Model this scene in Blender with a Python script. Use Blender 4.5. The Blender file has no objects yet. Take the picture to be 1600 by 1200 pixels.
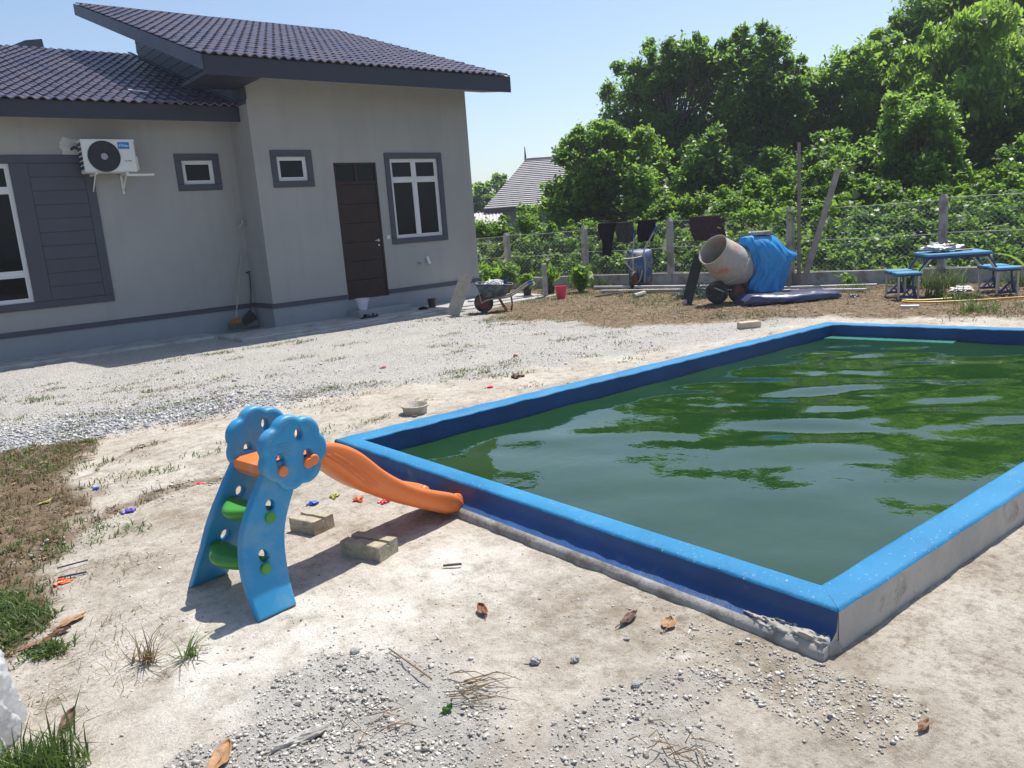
import bpy, math, random
import numpy as np
from mathutils import Vector, Matrix, Quaternion

# ------------------------------------------------------------------ camera, world, sun, exposure
scene = bpy.context.scene
COL = scene.collection
random.seed(7)
RNG = np.random.default_rng(7)
R_ = math.radians

CAM = np.array([0.0, 0.0, 1.55])
FPX = 1230.0                                   # focal length in pixels of the 1600 px wide photograph
_d = np.array([1239 - 800, 6588 - 600, FPX]); _d /= np.linalg.norm(_d)
_up = -_d
_a = np.array([2326 - 800, 236 - 600, FPX]); _a -= _a.dot(_up) * _up; _a /= np.linalg.norm(_a)
RW = np.array([_a, np.cross(_up, _a), _up])    # camera (right, down, forward) -> world
cam_d = bpy.data.cameras.new('camera')
cam = bpy.data.objects.new('camera', cam_d); COL.objects.link(cam)
cam_d.sensor_width = 36.0
cam_d.lens = 36.0 * FPX / 1600.0
cam_d.clip_start = 0.05
cam_d.clip_end = 3000
_r, _dn, _f = RW[:, 0], RW[:, 1], RW[:, 2]
M = Matrix(((_r[0], -_dn[0], -_f[0], CAM[0]), (_r[1], -_dn[1], -_f[1], CAM[1]), (_r[2], -_dn[2], -_f[2], CAM[2]), (0, 0, 0, 1)))
cam.matrix_world = M
scene.camera = cam

SUN = Vector((0.48, 0.14, 1.0)).normalized()   # towards the sun
sun_el = math.asin(SUN.z)
sun_az = math.atan2(SUN.x, SUN.y)
world = bpy.data.worlds.new('World'); scene.world = world
world.use_nodes = True
wn = world.node_tree
sky = wn.nodes.new('ShaderNodeTexSky'); sky.sky_type = 'NISHITA'; sky.sun_disc = False
sky.sun_elevation = sun_el; sky.sun_rotation = sun_az
sky.air_density = 1.0; sky.dust_density = 1.1; sky.ozone_density = 1.6
bg = wn.nodes['Background']; bg.inputs['Strength'].default_value = 0.11
wn.links.new(sky.outputs[0], bg.inputs[0])
sl = bpy.data.lights.new('sun', 'SUN'); sl.energy = 4.5; sl.angle = R_(0.55); sl.color = (1.0, 0.955, 0.88)
so = bpy.data.objects.new('sun', sl); COL.objects.link(so)
so.rotation_euler = SUN.to_track_quat('Z', 'Y').to_euler(); so.location = (8, 4, 25)
vs = scene.view_settings
vs.view_transform = 'Standard'; vs.look = 'None'; vs.gamma = 1; vs.exposure = 0.50; vs.use_curve_mapping = False
HAZE = 0.0011                                  # density of the air
scene.render.engine = 'CYCLES'
cy_ = scene.cycles
cy_.max_bounces = 7; cy_.diffuse_bounces = 4; cy_.glossy_bounces = 3; cy_.transmission_bounces = 4; cy_.volume_bounces = 0

# ------------------------------------------------------------------ materials
def newmat(name):
    m = bpy.data.materials.new(name); m.use_nodes = True
    nt = m.node_tree
    return m, nt, nt.nodes['Principled BSDF']

def N(nt, t, **kw):
    n = nt.nodes.new(t)
    for k, v in kw.items():
        if hasattr(n, k): setattr(n, k, v)
        else: n.inputs[k].default_value = v
    return n

def ramp(nt, fac, stops):
    r = nt.nodes.new('ShaderNodeValToRGB')
    el = r.color_ramp.elements
    while len(el) < len(stops): el.new(0.5)
    for e, (p, c) in zip(el, stops):
        e.position = p; e.color = (*c, 1) if len(c) == 3 else c
    nt.links.new(fac, r.inputs[0])
    return r.outputs[0]

def mixc(nt, fac, a, b, mode='MIX'):
    m = nt.nodes.new('ShaderNodeMix'); m.data_type = 'RGBA'; m.blend_type = mode
    for sock, v in ((m.inputs[0], fac), (m.inputs[6], a), (m.inputs[7], b)):
        if hasattr(v, 'links') or hasattr(v, 'is_output'): nt.links.new(v, sock)
        elif isinstance(v, (int, float)): sock.default_value = v
        else: sock.default_value = (*v, 1) if len(v) == 3 else v
    return m.outputs[2]

def math_(nt, op, a, b=None):
    m = nt.nodes.new('ShaderNodeMath'); m.operation = op
    for s, v in ((m.inputs[0], a), (m.inputs[1], b)):
        if v is None: continue
        if hasattr(v, 'is_output'): nt.links.new(v, s)
        else: s.default_value = v
    return m.outputs[0]

def coords(nt, kind='Object'):
    t = nt.nodes.new('ShaderNodeTexCoord'); return t.outputs[kind]

def noise(nt, co, scale, detail=4, rough=0.55):
    n = nt.nodes.new('ShaderNodeTexNoise'); n.inputs['Scale'].default_value = scale
    n.inputs['Detail'].default_value = detail; n.inputs['Roughness'].default_value = rough
    nt.links.new(co, n.inputs['Vector']); return n.outputs['Fac']

def pm(name, col, rough=0.6, var=0.15, scale=6.0, bump=0.15, bscale=80.0, metal=0.0, spec=0.5, dirt=None, dirt_amt=0.5, dirt_scale=5.0, coat=0.0):
    m, nt, b = newmat(name)
    co = coords(nt)
    n1 = noise(nt, co, scale, 5)
    c = ramp(nt, n1, [(0.3, tuple(max(0, x * (1 - var)) for x in col)), (0.7, tuple(min(1, x * (1 + var)) for x in col))])
    if dirt:
        n2 = noise(nt, co, dirt_scale, 8, 0.65)
        f = ramp(nt, n2, [(0.62 - 0.35 * dirt_amt, (0, 0, 0)), (0.72 - 0.25 * dirt_amt, (1, 1, 1))])
        c = mixc(nt, f, c, dirt)
    nt.links.new(c, b.inputs['Base Color'])
    rn = noise(nt, co, scale * 3, 3)
    rr = nt.nodes.new('ShaderNodeMapRange'); rr.inputs[3].default_value = max(0.02, rough - 0.1); rr.inputs[4].default_value = min(1, rough + 0.1)
    nt.links.new(rn, rr.inputs[0]); nt.links.new(rr.outputs[0], b.inputs['Roughness'])
    b.inputs['Metallic'].default_value = metal
    b.inputs['Specular IOR Level'].default_value = spec
    if coat: b.inputs['Coat Weight'].default_value = coat
    if bump:
        bn = noise(nt, co, bscale, 6, 0.6)
        bp = nt.nodes.new('ShaderNodeBump'); bp.inputs['Strength'].default_value = bump; bp.inputs['Distance'].default_value = 0.01
        nt.links.new(bn, bp.inputs['Height']); nt.links.new(bp.outputs[0], b.inputs['Normal'])
    return m

MT = {}
def make_wall(name, col):
    m, nt, b = newmat(name)
    co = coords(nt)
    mp = nt.nodes.new('ShaderNodeMapping'); mp.inputs['Scale'].default_value = (3.2, 3.2, 0.28); nt.links.new(co, mp.inputs['Vector'])
    st = noise(nt, mp.outputs[0], 1.6, 8, 0.62); bl_ = noise(nt, co, 0.9, 7, 0.6)
    c = ramp(nt, bl_, [(0.3, tuple(x * .92 for x in col)), (0.7, tuple(x * 1.05 for x in col))])
    c = mixc(nt, ramp(nt, st, [(0.50, (0, 0, 0)), (0.74, (0.28, 0.28, 0.28))]), c, tuple(x * .72 for x in col))
    c = mixc(nt, ramp(nt, noise(nt, co, 26, 6, .7), [(0.66, (0, 0, 0)), (0.76, (0.35, 0.35, 0.35))]), c, tuple(x * 1.2 for x in col))
    nt.links.new(c, b.inputs['Base Color']); b.inputs['Roughness'].default_value = 0.78; b.inputs['Specular IOR Level'].default_value = 0.3
    bp = nt.nodes.new('ShaderNodeBump'); bp.inputs['Strength'].default_value = 0.25; bp.inputs['Distance'].default_value = 0.01
    hh_ = math_(nt, 'ADD', noise(nt, co, 90, 5), math_(nt, 'MULTIPLY', noise(nt, co, 3.5, 4), 1.5))
    nt.links.new(hh_, bp.inputs['Height']); nt.links.new(bp.outputs[0], b.inputs['Normal'])
    return m
MT['wall'] = make_wall('wall_paint', (0.340, 0.336, 0.326))
MT['plinth'] = make_wall('plinth_paint', (0.28, 0.295, 0.315))
MT['trim'] = pm('trim_paint', (0.066, 0.068, 0.088), 0.6, 0.08, 2.0, 0.1, 100, spec=0.35)
MT['shutter'] = pm('shutter_paint', (0.060, 0.062, 0.082), 0.5, 0.15, 3.0, 0.1, 100, spec=0.4)
MT['fascia'] = pm('fascia_paint', (0.028, 0.030, 0.048), 0.5, 0.1, 2.0, 0.08, 60, spec=0.4)
MT['barge'] = pm('barge_paint', (0.075, 0.085, 0.12), 0.55, 0.1, 2.0, 0.08, 60)
MT['alu'] = pm('white_aluminium', (0.62, 0.63, 0.64), 0.4, 0.04, 5.0, 0.03, 60)
MT['door'] = pm('door_brown', (0.036, 0.022, 0.018), 0.65, 0.2, 4.0, 0.1, 50, spec=0.25)
MT['steel'] = pm('steel', (0.5, 0.5, 0.5), 0.3, 0.1, 8.0, 0.05, 90, metal=0.9)
MT['apron'] = pm('apron_concrete', (0.42, 0.41, 0.39), 0.85, 0.18, 2.5, 0.5, 60, dirt=(0.28, 0.26, 0.23), dirt_amt=0.35, dirt_scale=3)
MT['conc'] = pm('bare_concrete', (0.36, 0.34, 0.31), 0.9, 0.2, 5.0, 0.6, 45, dirt=(0.2, 0.18, 0.15), dirt_amt=0.4, dirt_scale=7)
MT['conc_lt'] = pm('post_concrete', (0.40, 0.385, 0.36), 0.9, 0.15, 6.0, 0.4, 60, dirt=(0.24, 0.22, 0.19), dirt_amt=0.4, dirt_scale=4)
MT['plaster'] = pm('raw_plaster', (0.5, 0.5, 0.48), 0.9, 0.1, 9, 0.6, 70)
MT['white_pl'] = pm('white_plastic', (0.66, 0.66, 0.63), 0.4, 0.05, 4, 0.03, 60)
MT['grille'] = pm('black_grille', (0.022, 0.024, 0.03), 0.45, 0.2, 9, 0.05, 60)
MT['label'] = pm('label_blue', (0.015, 0.17, 0.52), 0.4, 0.05, 4, 0)
MT['print'] = pm('print_white', (0.8, 0.8, 0.8), 0.5, 0.02, 4, 0)
MT['printg'] = pm('print_grey', (0.12, 0.12, 0.13), 0.5, 0.02, 4, 0)
MT['blue_pl'] = pm('slide_blue', (0.026, 0.26, 0.50), 0.45, 0.07, 5, 0.12, 260, dirt=(0.09, 0.29, 0.47), dirt_amt=0.35, dirt_scale=6)
MT['orange_pl'] = pm('slide_orange', (0.80, 0.20, 0.045), 0.42, 0.06, 5, 0.10, 260, dirt=(0.70, 0.30, 0.14), dirt_amt=0.12, dirt_scale=10)
MT['green_pl'] = pm('slide_green', (0.055, 0.27, 0.03), 0.38, 0.08, 5, 0.08, 220)
MT['block'] = pm('cement_block', (0.40, 0.36, 0.27), 0.95, 0.2, 22, 0.9, 70, dirt=(0.27, 0.24, 0.17), dirt_amt=0.3, dirt_scale=16)
MT['wood_gray'] = pm('weathered_wood', (0.36, 0.32, 0.27), 0.85, 0.15, 12, 0.2, 60, dirt=(0.22, 0.19, 0.155), dirt_amt=0.1, dirt_scale=9)
MT['dark_wood'] = pm('dark_plank', (0.025, 0.032, 0.036), 0.6, 0.25, 8, 0.3, 60)
MT['wood_pale'] = pm('pale_timber', (0.5, 0.42, 0.31), 0.8, 0.2, 12, 0.3, 60)
MT['rubber'] = pm('rubber', (0.028, 0.026, 0.025), 0.75, 0.2, 8, 0.2, 60, dirt=(0.12, 0.1, 0.08), dirt_amt=0.35, dirt_scale=8)
MT['rust'] = pm('rust_red', (0.22, 0.05, 0.03), 0.7, 0.3, 10, 0.3, 60)
MT['tray_old'] = pm('barrow_tray_old', (0.035, 0.07, 0.10), 0.65, 0.25, 8, 0.3, 50, dirt=(0.22, 0.19, 0.15), dirt_amt=0.45, dirt_scale=7)
MT['tray_blue'] = pm('barrow_tray_blue', (0.03, 0.10, 0.27), 0.5, 0.2, 8, 0.3, 50, dirt=(0.26, 0.24, 0.20), dirt_amt=0.5, dirt_scale=5)
MT['pipe_metal'] = pm('dusty_tube', (0.36, 0.34, 0.31), 0.6, 0.2, 9, 0.2, 60, metal=0.1)
MT['grip'] = pm('blue_grip', (0.015, 0.07, 0.28), 0.5, 0.1, 8, 0.05)
MT['pink'] = pm('pink_plastic', (0.80, 0.06, 0.12), 0.4, 0.1, 8, 0.1, 40)
MT['black_pl'] = pm('black_plastic', (0.018, 0.018, 0.02), 0.5, 0.2, 8, 0.1, 40)
MT['cloth_black'] = pm('black_cloth', (0.012, 0.012, 0.014), 0.95, 0.3, 12, 0.4, 200, spec=0.1)
MT['cloth_grey'] = pm('charcoal_cloth', (0.055, 0.052, 0.052), 0.95, 0.4, 20, 0.4, 200, spec=0.1)
MT['cloth_maroon'] = pm('maroon_cloth', (0.060, 0.035, 0.042), 0.95, 0.25, 12, 0.4, 200, spec=0.1)
MT['pole'] = pm('weathered_pole', (0.23, 0.19, 0.17), 0.85, 0.25, 6, 0.3, 40)
MT['plank_grey'] = pm('grey_plank', (0.30, 0.27, 0.25), 0.85, 0.2, 6, 0.3, 40)
MT['tarp'] = pm('blue_tarp', (0.010, 0.25, 0.60), 0.40, 0.14, 6, 0.9, 7, spec=0.5)
MT['mattress'] = pm('purple_sheet', (0.018, 0.017, 0.065), 0.6, 0.15, 5, 0.25, 9, spec=0.35)
MT['mattress_side'] = pm('silver_blue_sheet', (0.055, 0.07, 0.16), 0.34, 0.2, 5, 0.3, 9, spec=0.6)
MT['table_blue'] = pm('table_blue', (0.07, 0.26, 0.46), 0.45, 0.08, 6, 0.05, 60)
MT['table_dark'] = pm('table_navy', (0.012, 0.035, 0.17), 0.45, 0.1, 6, 0.05, 60)
MT['leg_alu'] = pm('table_leg_alu', (0.5, 0.46, 0.41), 0.45, 0.1, 6, 0.05, 60, metal=0.2)
MT['bag'] = pm('white_film', (0.72, 0.71, 0.68), 0.45, 0.06, 7, 0.4, 22)
def make_film():
    m, nt, b = newmat('translucent_film')
    b.inputs['Base Color'].default_value = (0.78, 0.79, 0.80, 1); b.inputs['Roughness'].default_value = 0.28
    t = nt.nodes.new('ShaderNodeBsdfTranslucent'); t.inputs['Color'].default_value = (0.75, 0.76, 0.78, 1)
    tr = nt.nodes.new('ShaderNodeBsdfTransparent')
    m1 = nt.nodes.new('ShaderNodeMixShader'); m1.inputs[0].default_value = 0.45
    m2 = nt.nodes.new('ShaderNodeMixShader'); m2.inputs[0].default_value = 0.38
    nt.links.new(b.outputs[0], m1.inputs[1]); nt.links.new(t.outputs[0], m1.inputs[2])
    nt.links.new(m1.outputs[0], m2.inputs[1]); nt.links.new(tr.outputs[0], m2.inputs[2])
    nt.links.new(m2.outputs[0], nt.nodes['Material Output'].inputs['Surface'])
    bp = nt.nodes.new('ShaderNodeBump'); bp.inputs['Strength'].default_value = 0.5; bp.inputs['Distance'].default_value = 0.02
    nt.links.new(noise(nt, coords(nt), 14, 5, .6), bp.inputs['Height']); nt.links.new(bp.outputs[0], b.inputs['Normal'])
    return m
MT['film'] = make_film()
MT['hose'] = pm('yellow_hose', (0.62, 0.36, 0.03), 0.45, 0.1, 6, 0.05, 60)
MT['net'] = pm('green_net', (0.05, 0.10, 0.085), 0.8, 0.25, 9, 0.2, 60)
MT['wire'] = pm('galvanised_wire', (0.50, 0.50, 0.48), 0.55, 0.1, 6, 0, metal=0.0)
MT['orange_bristle'] = pm('broom_orange', (0.35, 0.13, 0.03), 0.8, 0.2, 9, 0.2)
MT['bristle'] = pm('broom_bristle', (0.16, 0.16, 0.15), 0.9, 0.3, 40, 0.3)
MT['bucket_w'] = pm('bucket_white', (0.62, 0.62, 0.72), 0.4, 0.05, 6, 0.03)
MT['tub'] = pm('mortar_tub', (0.42, 0.37, 0.29), 0.8, 0.2, 14, 0.5, 60, dirt=(0.5, 0.48, 0.44), dirt_amt=0.4, dirt_scale=14)
MT['bark'] = pm('bark', (0.10, 0.08, 0.06), 0.95, 0.3, 8, 0.6, 30)
MT['dry_leaf'] = pm('dry_leaf', (0.21, 0.095, 0.045), 0.6, 0.4, 30, 0.4, 60)
MT['dry_leaf_dk'] = pm('dry_leaf_dark', (0.10, 0.045, 0.03), 0.6, 0.4, 30, 0.4, 60)
MT['dry_leaf_tan'] = pm('dry_leaf_tan', (0.34, 0.19, 0.09), 0.6, 0.3, 30, 0.4, 60)
MT['stone'] = pm('stone', (0.36, 0.35, 0.33), 0.9, 0.3, 30, 0.5, 60)
MT['n_roof'] = pm('neighbour_roof', (0.36, 0.34, 0.35), 0.6, 0.15, 3, 0.2, 20)
MT['n_wall'] = pm('neighbour_wall', (0.24, 0.25, 0.28), 0.8, 0.1, 1, 0.1, 20)
MT['zinc'] = pm('zinc_sheet', (0.55, 0.53, 0.52), 0.5, 0.15, 3, 0.1, 20)
for k, c in dict(red=(0.42, 0.04, 0.045), orange=(0.75, 0.13, 0.04), blue=(0.03, 0.12, 0.5), purple=(0.17, 0.1, 0.5), yellow=(0.35, 0.36, 0.07), pinkr=(0.75, 0.06, 0.10), navy=(0.02, 0.035, 0.08)).items():
    MT['b_' + k] = pm('rubber_' + k, c, 0.45, 0.15, 30, 0.2, 60)

def make_tile_mat():
    m, nt, b = newmat('roof_tile')
    co = coords(nt)
    oi = nt.nodes.new('ShaderNodeObjectInfo')
    at = nt.nodes.new('ShaderNodeAttribute'); at.attribute_name = 'tint'
    r1 = math_(nt, 'ADD', oi.outputs['Random'], at.outputs['Fac'])
    r1 = math_(nt, 'FRACT', r1)
    c = ramp(nt, r1, [(0.0, (0.066, 0.060, 0.098)), (0.4, (0.088, 0.078, 0.118)), (0.75, (0.115, 0.086, 0.104)), (1.0, (0.074, 0.074, 0.125))])
    n = noise(nt, co, 14, 6, 0.65)
    c = mixc(nt, ramp(nt, n, [(0.45, (0, 0, 0)), (0.75, (0.5, 0.5, 0.5))]), c, (0.045, 0.045, 0.075))
    nt.links.new(c, b.inputs['Base Color'])
    b.inputs['Roughness'].default_value = 0.36
    bn = noise(nt, co, 70, 4)
    bp = nt.nodes.new('ShaderNodeBump'); bp.inputs['Strength'].default_value = 0.15; bp.inputs['Distance'].default_value = 0.01
    nt.links.new(bn, bp.inputs['Height']); nt.links.new(bp.outputs[0], b.inputs['Normal'])
    return m
MT['tile'] = make_tile_mat()

def make_glass():
    m, nt, b = newmat('window_glass')
    b.inputs['Base Color'].default_value = (0.006, 0.008, 0.010, 1)
    b.inputs['Roughness'].default_value = 0.04
    b.inputs['IOR'].default_value = 1.5; b.inputs['Specular IOR Level'].default_value = 0.16
    bn = noise(nt, coords(nt), 1.6, 2)
    bp = nt.nodes.new('ShaderNodeBump'); bp.inputs['Strength'].default_value = 0.05; bp.inputs['Distance'].default_value = 0.05
    nt.links.new(bn, bp.inputs['Height']); nt.links.new(bp.outputs[0], b.inputs['Normal'])
    return m
MT['glass'] = make_glass()

def make_leaf(name, lo, hi, trans, tr_w=0.55, rough=0.42):
    m, nt, b = newmat(name)
    at = nt.nodes.new('ShaderNodeAttribute'); at.attribute_name = 'tint'
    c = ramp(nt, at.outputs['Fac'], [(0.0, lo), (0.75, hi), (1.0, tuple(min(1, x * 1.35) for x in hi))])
    nt.links.new(c, b.inputs['Base Color']); b.inputs['Roughness'].default_value = rough
    b.inputs['Specular IOR Level'].default_value = 0.45
    t = nt.nodes.new('ShaderNodeBsdfTranslucent')
    tc = mixc(nt, 0.75, c, trans)
    nt.links.new(tc, t.inputs['Color'])
    mx = nt.nodes.new('ShaderNodeMixShader'); mx.inputs[0].default_value = tr_w
    nt.links.new(b.outputs[0], mx.inputs[1]); nt.links.new(t.outputs[0], mx.inputs[2])
    nt.links.new(mx.outputs[0], nt.nodes['Material Output'].inputs['Surface'])
    return m
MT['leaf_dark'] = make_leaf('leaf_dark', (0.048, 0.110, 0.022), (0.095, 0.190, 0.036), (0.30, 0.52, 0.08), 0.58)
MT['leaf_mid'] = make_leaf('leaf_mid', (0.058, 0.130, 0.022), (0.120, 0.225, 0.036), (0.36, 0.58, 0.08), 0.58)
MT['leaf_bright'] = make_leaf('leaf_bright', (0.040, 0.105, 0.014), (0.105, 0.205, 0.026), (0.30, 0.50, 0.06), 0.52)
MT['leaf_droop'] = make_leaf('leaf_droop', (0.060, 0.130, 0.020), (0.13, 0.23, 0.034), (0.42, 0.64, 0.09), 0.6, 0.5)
MT['grass'] = make_leaf('grass_blade', (0.035, 0.075, 0.015), (0.09, 0.15, 0.03), (0.18, 0.26, 0.05), 0.35, 0.5)
MT['straw'] = make_leaf('dry_grass_blade', (0.095, 0.068, 0.038), (0.22, 0.17, 0.09), (0.28, 0.2, 0.1), 0.3, 0.7)
MT['gravel'] = make_leaf('gravel_stone', (0.22, 0.225, 0.24), (0.54, 0.54, 0.535), (0.5, 0.5, 0.5), 0.0, 0.85)
MT['rubble'] = make_leaf('rubble_stone', (0.30, 0.28, 0.25), (0.56, 0.53, 0.48), (0.5, 0.5, 0.5), 0.0, 0.9)

def make_pool_paint():
    m, nt, b = newmat('pool_paint')
    co = coords(nt)
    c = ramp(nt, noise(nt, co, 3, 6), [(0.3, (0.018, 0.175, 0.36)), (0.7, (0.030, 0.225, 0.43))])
    chip = ramp(nt, noise(nt, co, 60, 6, 0.75), [(0.615, (0, 0, 0)), (0.67, (1, 1, 1))])
    c = mixc(nt, chip, c, (0.34, 0.48, 0.58))
    worn = ramp(nt, noise(nt, co, 2.2, 8, 0.7), [(0.56, (0, 0, 0)), (0.70, (0.6, 0.6, 0.6))])
    c = mixc(nt, worn, c, (0.10, 0.27, 0.42))
    nt.links.new(c, b.inputs['Base Color']); b.inputs['Roughness'].default_value = 0.6; b.inputs['Specular IOR Level'].default_value = 0.22
    bn = noise(nt, co, 60, 8, 0.7)
    bp = nt.nodes.new('ShaderNodeBump'); bp.inputs['Strength'].default_value = 0.55; bp.inputs['Distance'].default_value = 0.008
    nt.links.new(bn, bp.inputs['Height']); nt.links.new(bp.outputs[0], b.inputs['Normal'])
    return m
MT['pool'] = make_pool_paint()
MT['pool_side'] = pm('pool_paint_navy', (0.010, 0.062, 0.20), 0.55, 0.2, 3, 0.4, 45, dirt=(0.09, 0.13, 0.22), dirt_amt=0.12, dirt_scale=5)  # near outer face: darker navy than the coping
MT['pool_in'] = pm('pool_paint_inner', (0.010, 0.060, 0.19), 0.4, 0.2, 3, 0.3, 50)  # inner faces: darker navy and a little glossier than the coping
MT['pool_bare'] = pm('pool_render_bare', (0.47, 0.44, 0.40), 0.9, 0.14, 6, 0.6, 50, dirt=(0.30, 0.27, 0.23), dirt_amt=0.25, dirt_scale=6)

def make_water():
    m, nt, b = newmat('pool_water')
    co = coords(nt)
    c = ramp(nt, noise(nt, co, 1.1, 4), [(0.3, (0.009, 0.038, 0.009)), (0.7, (0.016, 0.052, 0.009))])
    nt.links.new(c, b.inputs['Base Color'])
    b.inputs['Roughness'].default_value = 0.03; b.inputs['IOR'].default_value = 1.68
    bn = noise(nt, co, 9, 3, 0.5)
    bp = nt.nodes.new('ShaderNodeBump'); bp.inputs['Strength'].default_value = 0.035; bp.inputs['Distance'].default_value = 0.05
    nt.links.new(bn, bp.inputs['Height']); nt.links.new(bp.outputs[0], b.inputs['Normal'])
    return m
MT['water'] = make_water()
MT['pool_step'] = pm('algae_step', (0.04, 0.20, 0.15), 0.3, 0.15, 4, 0.1, 20, spec=0.6)

def make_mixer():
    m, nt, b = newmat('mixer_drum')
    co = coords(nt)
    c = ramp(nt, noise(nt, co, 8, 6), [(0.3, (0.36, 0.33, 0.29)), (0.7, (0.47, 0.44, 0.39))])
    red = ramp(nt, noise(nt, co, 3.6, 7, 0.65), [(0.57, (0, 0, 0)), (0.66, (0.75, 0.75, 0.75))])
    c = mixc(nt, red, c, (0.52, 0.14, 0.075))
    nt.links.new(c, b.inputs['Base Color']); b.inputs['Roughness'].default_value = 0.85
    bn = noise(nt, co, 35, 8, 0.7)
    bp = nt.nodes.new('ShaderNodeBump'); bp.inputs['Strength'].default_value = 0.6; bp.inputs['Distance'].default_value = 0.015
    nt.links.new(bn, bp.inputs['Height']); nt.links.new(bp.outputs[0], b.inputs['Normal'])
    return m
MT['mixer'] = make_mixer()

def make_ground():
    m, nt, b = newmat('ground')
    co = coords(nt)
    z1 = nt.nodes.new('ShaderNodeAttribute'); z1.attribute_name = 'zone'
    z2 = nt.nodes.new('ShaderNodeAttribute'); z2.attribute_name = 'zone2'
    s1 = nt.nodes.new('ShaderNodeSeparateColor'); nt.links.new(z1.outputs['Color'], s1.inputs[0])
    s2 = nt.nodes.new('ShaderNodeSeparateColor'); nt.links.new(z2.outputs['Color'], s2.inputs[0])
    # dusty screed
    base = ramp(nt, noise(nt, co, 2.3, 9, 0.62), [(0.30, (0.37, 0.325, 0.265)), (0.48, (0.54, 0.49, 0.42)), (0.70, (0.66, 0.62, 0.55))])
    fine = ramp(nt, noise(nt, co, 38, 8, 0.72), [(0.32, (0.50, 0.46, 0.40)), (0.5, (1, 1, 1)), (0.8, (1.0, 1.0, 1.0))])
    base = mixc(nt, 0.75, base, fine, 'MULTIPLY')
    speck = ramp(nt, noise(nt, co, 130, 3, 0.6), [(0.30, (0.35, 0.33, 0.30)), (0.40, (1, 1, 1))])
    base = mixc(nt, 0.55, base, speck, 'MULTIPLY')
    mott = ramp(nt, noise(nt, co, 11, 10, 0.75), [(0.36, (0.46, 0.41, 0.34)), (0.50, (0.95, 0.94, 0.92)), (0.62, (1.0, 0.99, 0.97)), (0.72, (1.22, 1.21, 1.19))])
    base = mixc(nt, 0.8, base, mott, 'MULTIPLY')
    pit = ramp(nt, noise(nt, co, 60, 5, 0.8), [(0.33, (0.28, 0.25, 0.21)), (0.385, (1, 1, 1))])
    base = mixc(nt, 0.8, base, pit, 'MULTIPLY')
    chalk_n = ramp(nt, noise(nt, co, 4.5, 9, 0.68), [(0.30, (0, 0, 0)), (0.55, (1, 1, 1))])
    chalk = mixc(nt, 0.7, (0.80, 0.765, 0.70), speck, 'MULTIPLY')
    chalk = mixc(nt, 0.45, chalk, pit, 'MULTIPLY')
    chalk = mixc(nt, 0.35, chalk, mott, 'MULTIPLY')
    base = mixc(nt, math_(nt, 'MULTIPLY', s2.outputs[0], chalk_n), base, chalk)
    stain_n = ramp(nt, noise(nt, co, 7, 9, 0.7), [(0.36, (0, 0, 0)), (0.62, (1, 1, 1))])
    base = mixc(nt, math_(nt, 'MULTIPLY', s2.outputs[1], stain_n), base, (0.27, 0.22, 0.16))
    # crushed stone
    v = nt.nodes.new('ShaderNodeTexVoronoi'); v.inputs['Scale'].default_value = 48; nt.links.new(co, v.inputs['Vector'])
    sv = nt.nodes.new('ShaderNodeSeparateColor'); nt.links.new(v.outputs['Color'], sv.inputs[0])
    gr = ramp(nt, sv.outputs[0], [(0.0, (0.30, 0.30, 0.30)), (0.5, (0.45, 0.445, 0.43)), (1.0, (0.58, 0.57, 0.54))])
    gr = mixc(nt, 0.35, gr, base)
    gr = mixc(nt, ramp(nt, noise(nt, co, 1.3, 7, 0.6), [(0.45, (0, 0, 0)), (0.7, (0.55, 0.55, 0.55))]), gr, (0.55, 0.52, 0.46))
    c = mixc(nt, s1.outputs[0], base, gr)
    # dry soil with leaf mould
    so_ = ramp(nt, noise(nt, co, 9, 9, 0.7), [(0.3, (0.095, 0.066, 0.042)), (0.5, (0.19, 0.14, 0.09)), (0.7, (0.30, 0.235, 0.155))])
    c = mixc(nt, s1.outputs[1], c, so_)
    ru = ramp(nt, noise(nt, co, 16, 9, 0.7), [(0.3, (0.30, 0.285, 0.255)), (0.55, (0.45, 0.435, 0.40)), (0.75, (0.55, 0.535, 0.50))])
    c = mixc(nt, s1.outputs[2], c, ru)
    ge = ramp(nt, noise(nt, co, 3, 9, 0.7), [(0.35, (0.035, 0.055, 0.012)), (0.65, (0.085, 0.095, 0.03))])
    c = mixc(nt, z1.outputs['Alpha'], c, ge)
    nt.links.new(c, b.inputs['Base Color']); b.inputs['Roughness'].default_value = 0.95
    b.inputs['Specular IOR Level'].default_value = 0.2
    h1 = math_(nt, 'ADD', noise(nt, co, 30, 10, 0.75), math_(nt, 'MULTIPLY', noise(nt, co, 11, 10, 0.75), 1.2))
    h2 = math_(nt, 'MULTIPLY', v.outputs['Distance'], s1.outputs[0])
    h3 = noise(nt, co, 140, 4, 0.6)
    h = math_(nt, 'ADD', math_(nt, 'ADD', h1, math_(nt, 'MULTIPLY', h2, -1.4)), math_(nt, 'MULTIPLY', h3, 0.35))
    bp = nt.nodes.new('ShaderNodeBump'); bp.inputs['Strength'].default_value = 0.9; bp.inputs['Distance'].default_value = 0.02
    nt.links.new(h, bp.inputs['Height']); nt.links.new(bp.outputs[0], b.inputs['Normal'])
    return m
MT['ground'] = make_ground()

# ------------------------------------------------------------------ mesh helpers
MW = {}
def linkobj(o, parent=None):
    COL.objects.link(o)
    if parent is not None: o.parent = parent
    return o

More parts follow.
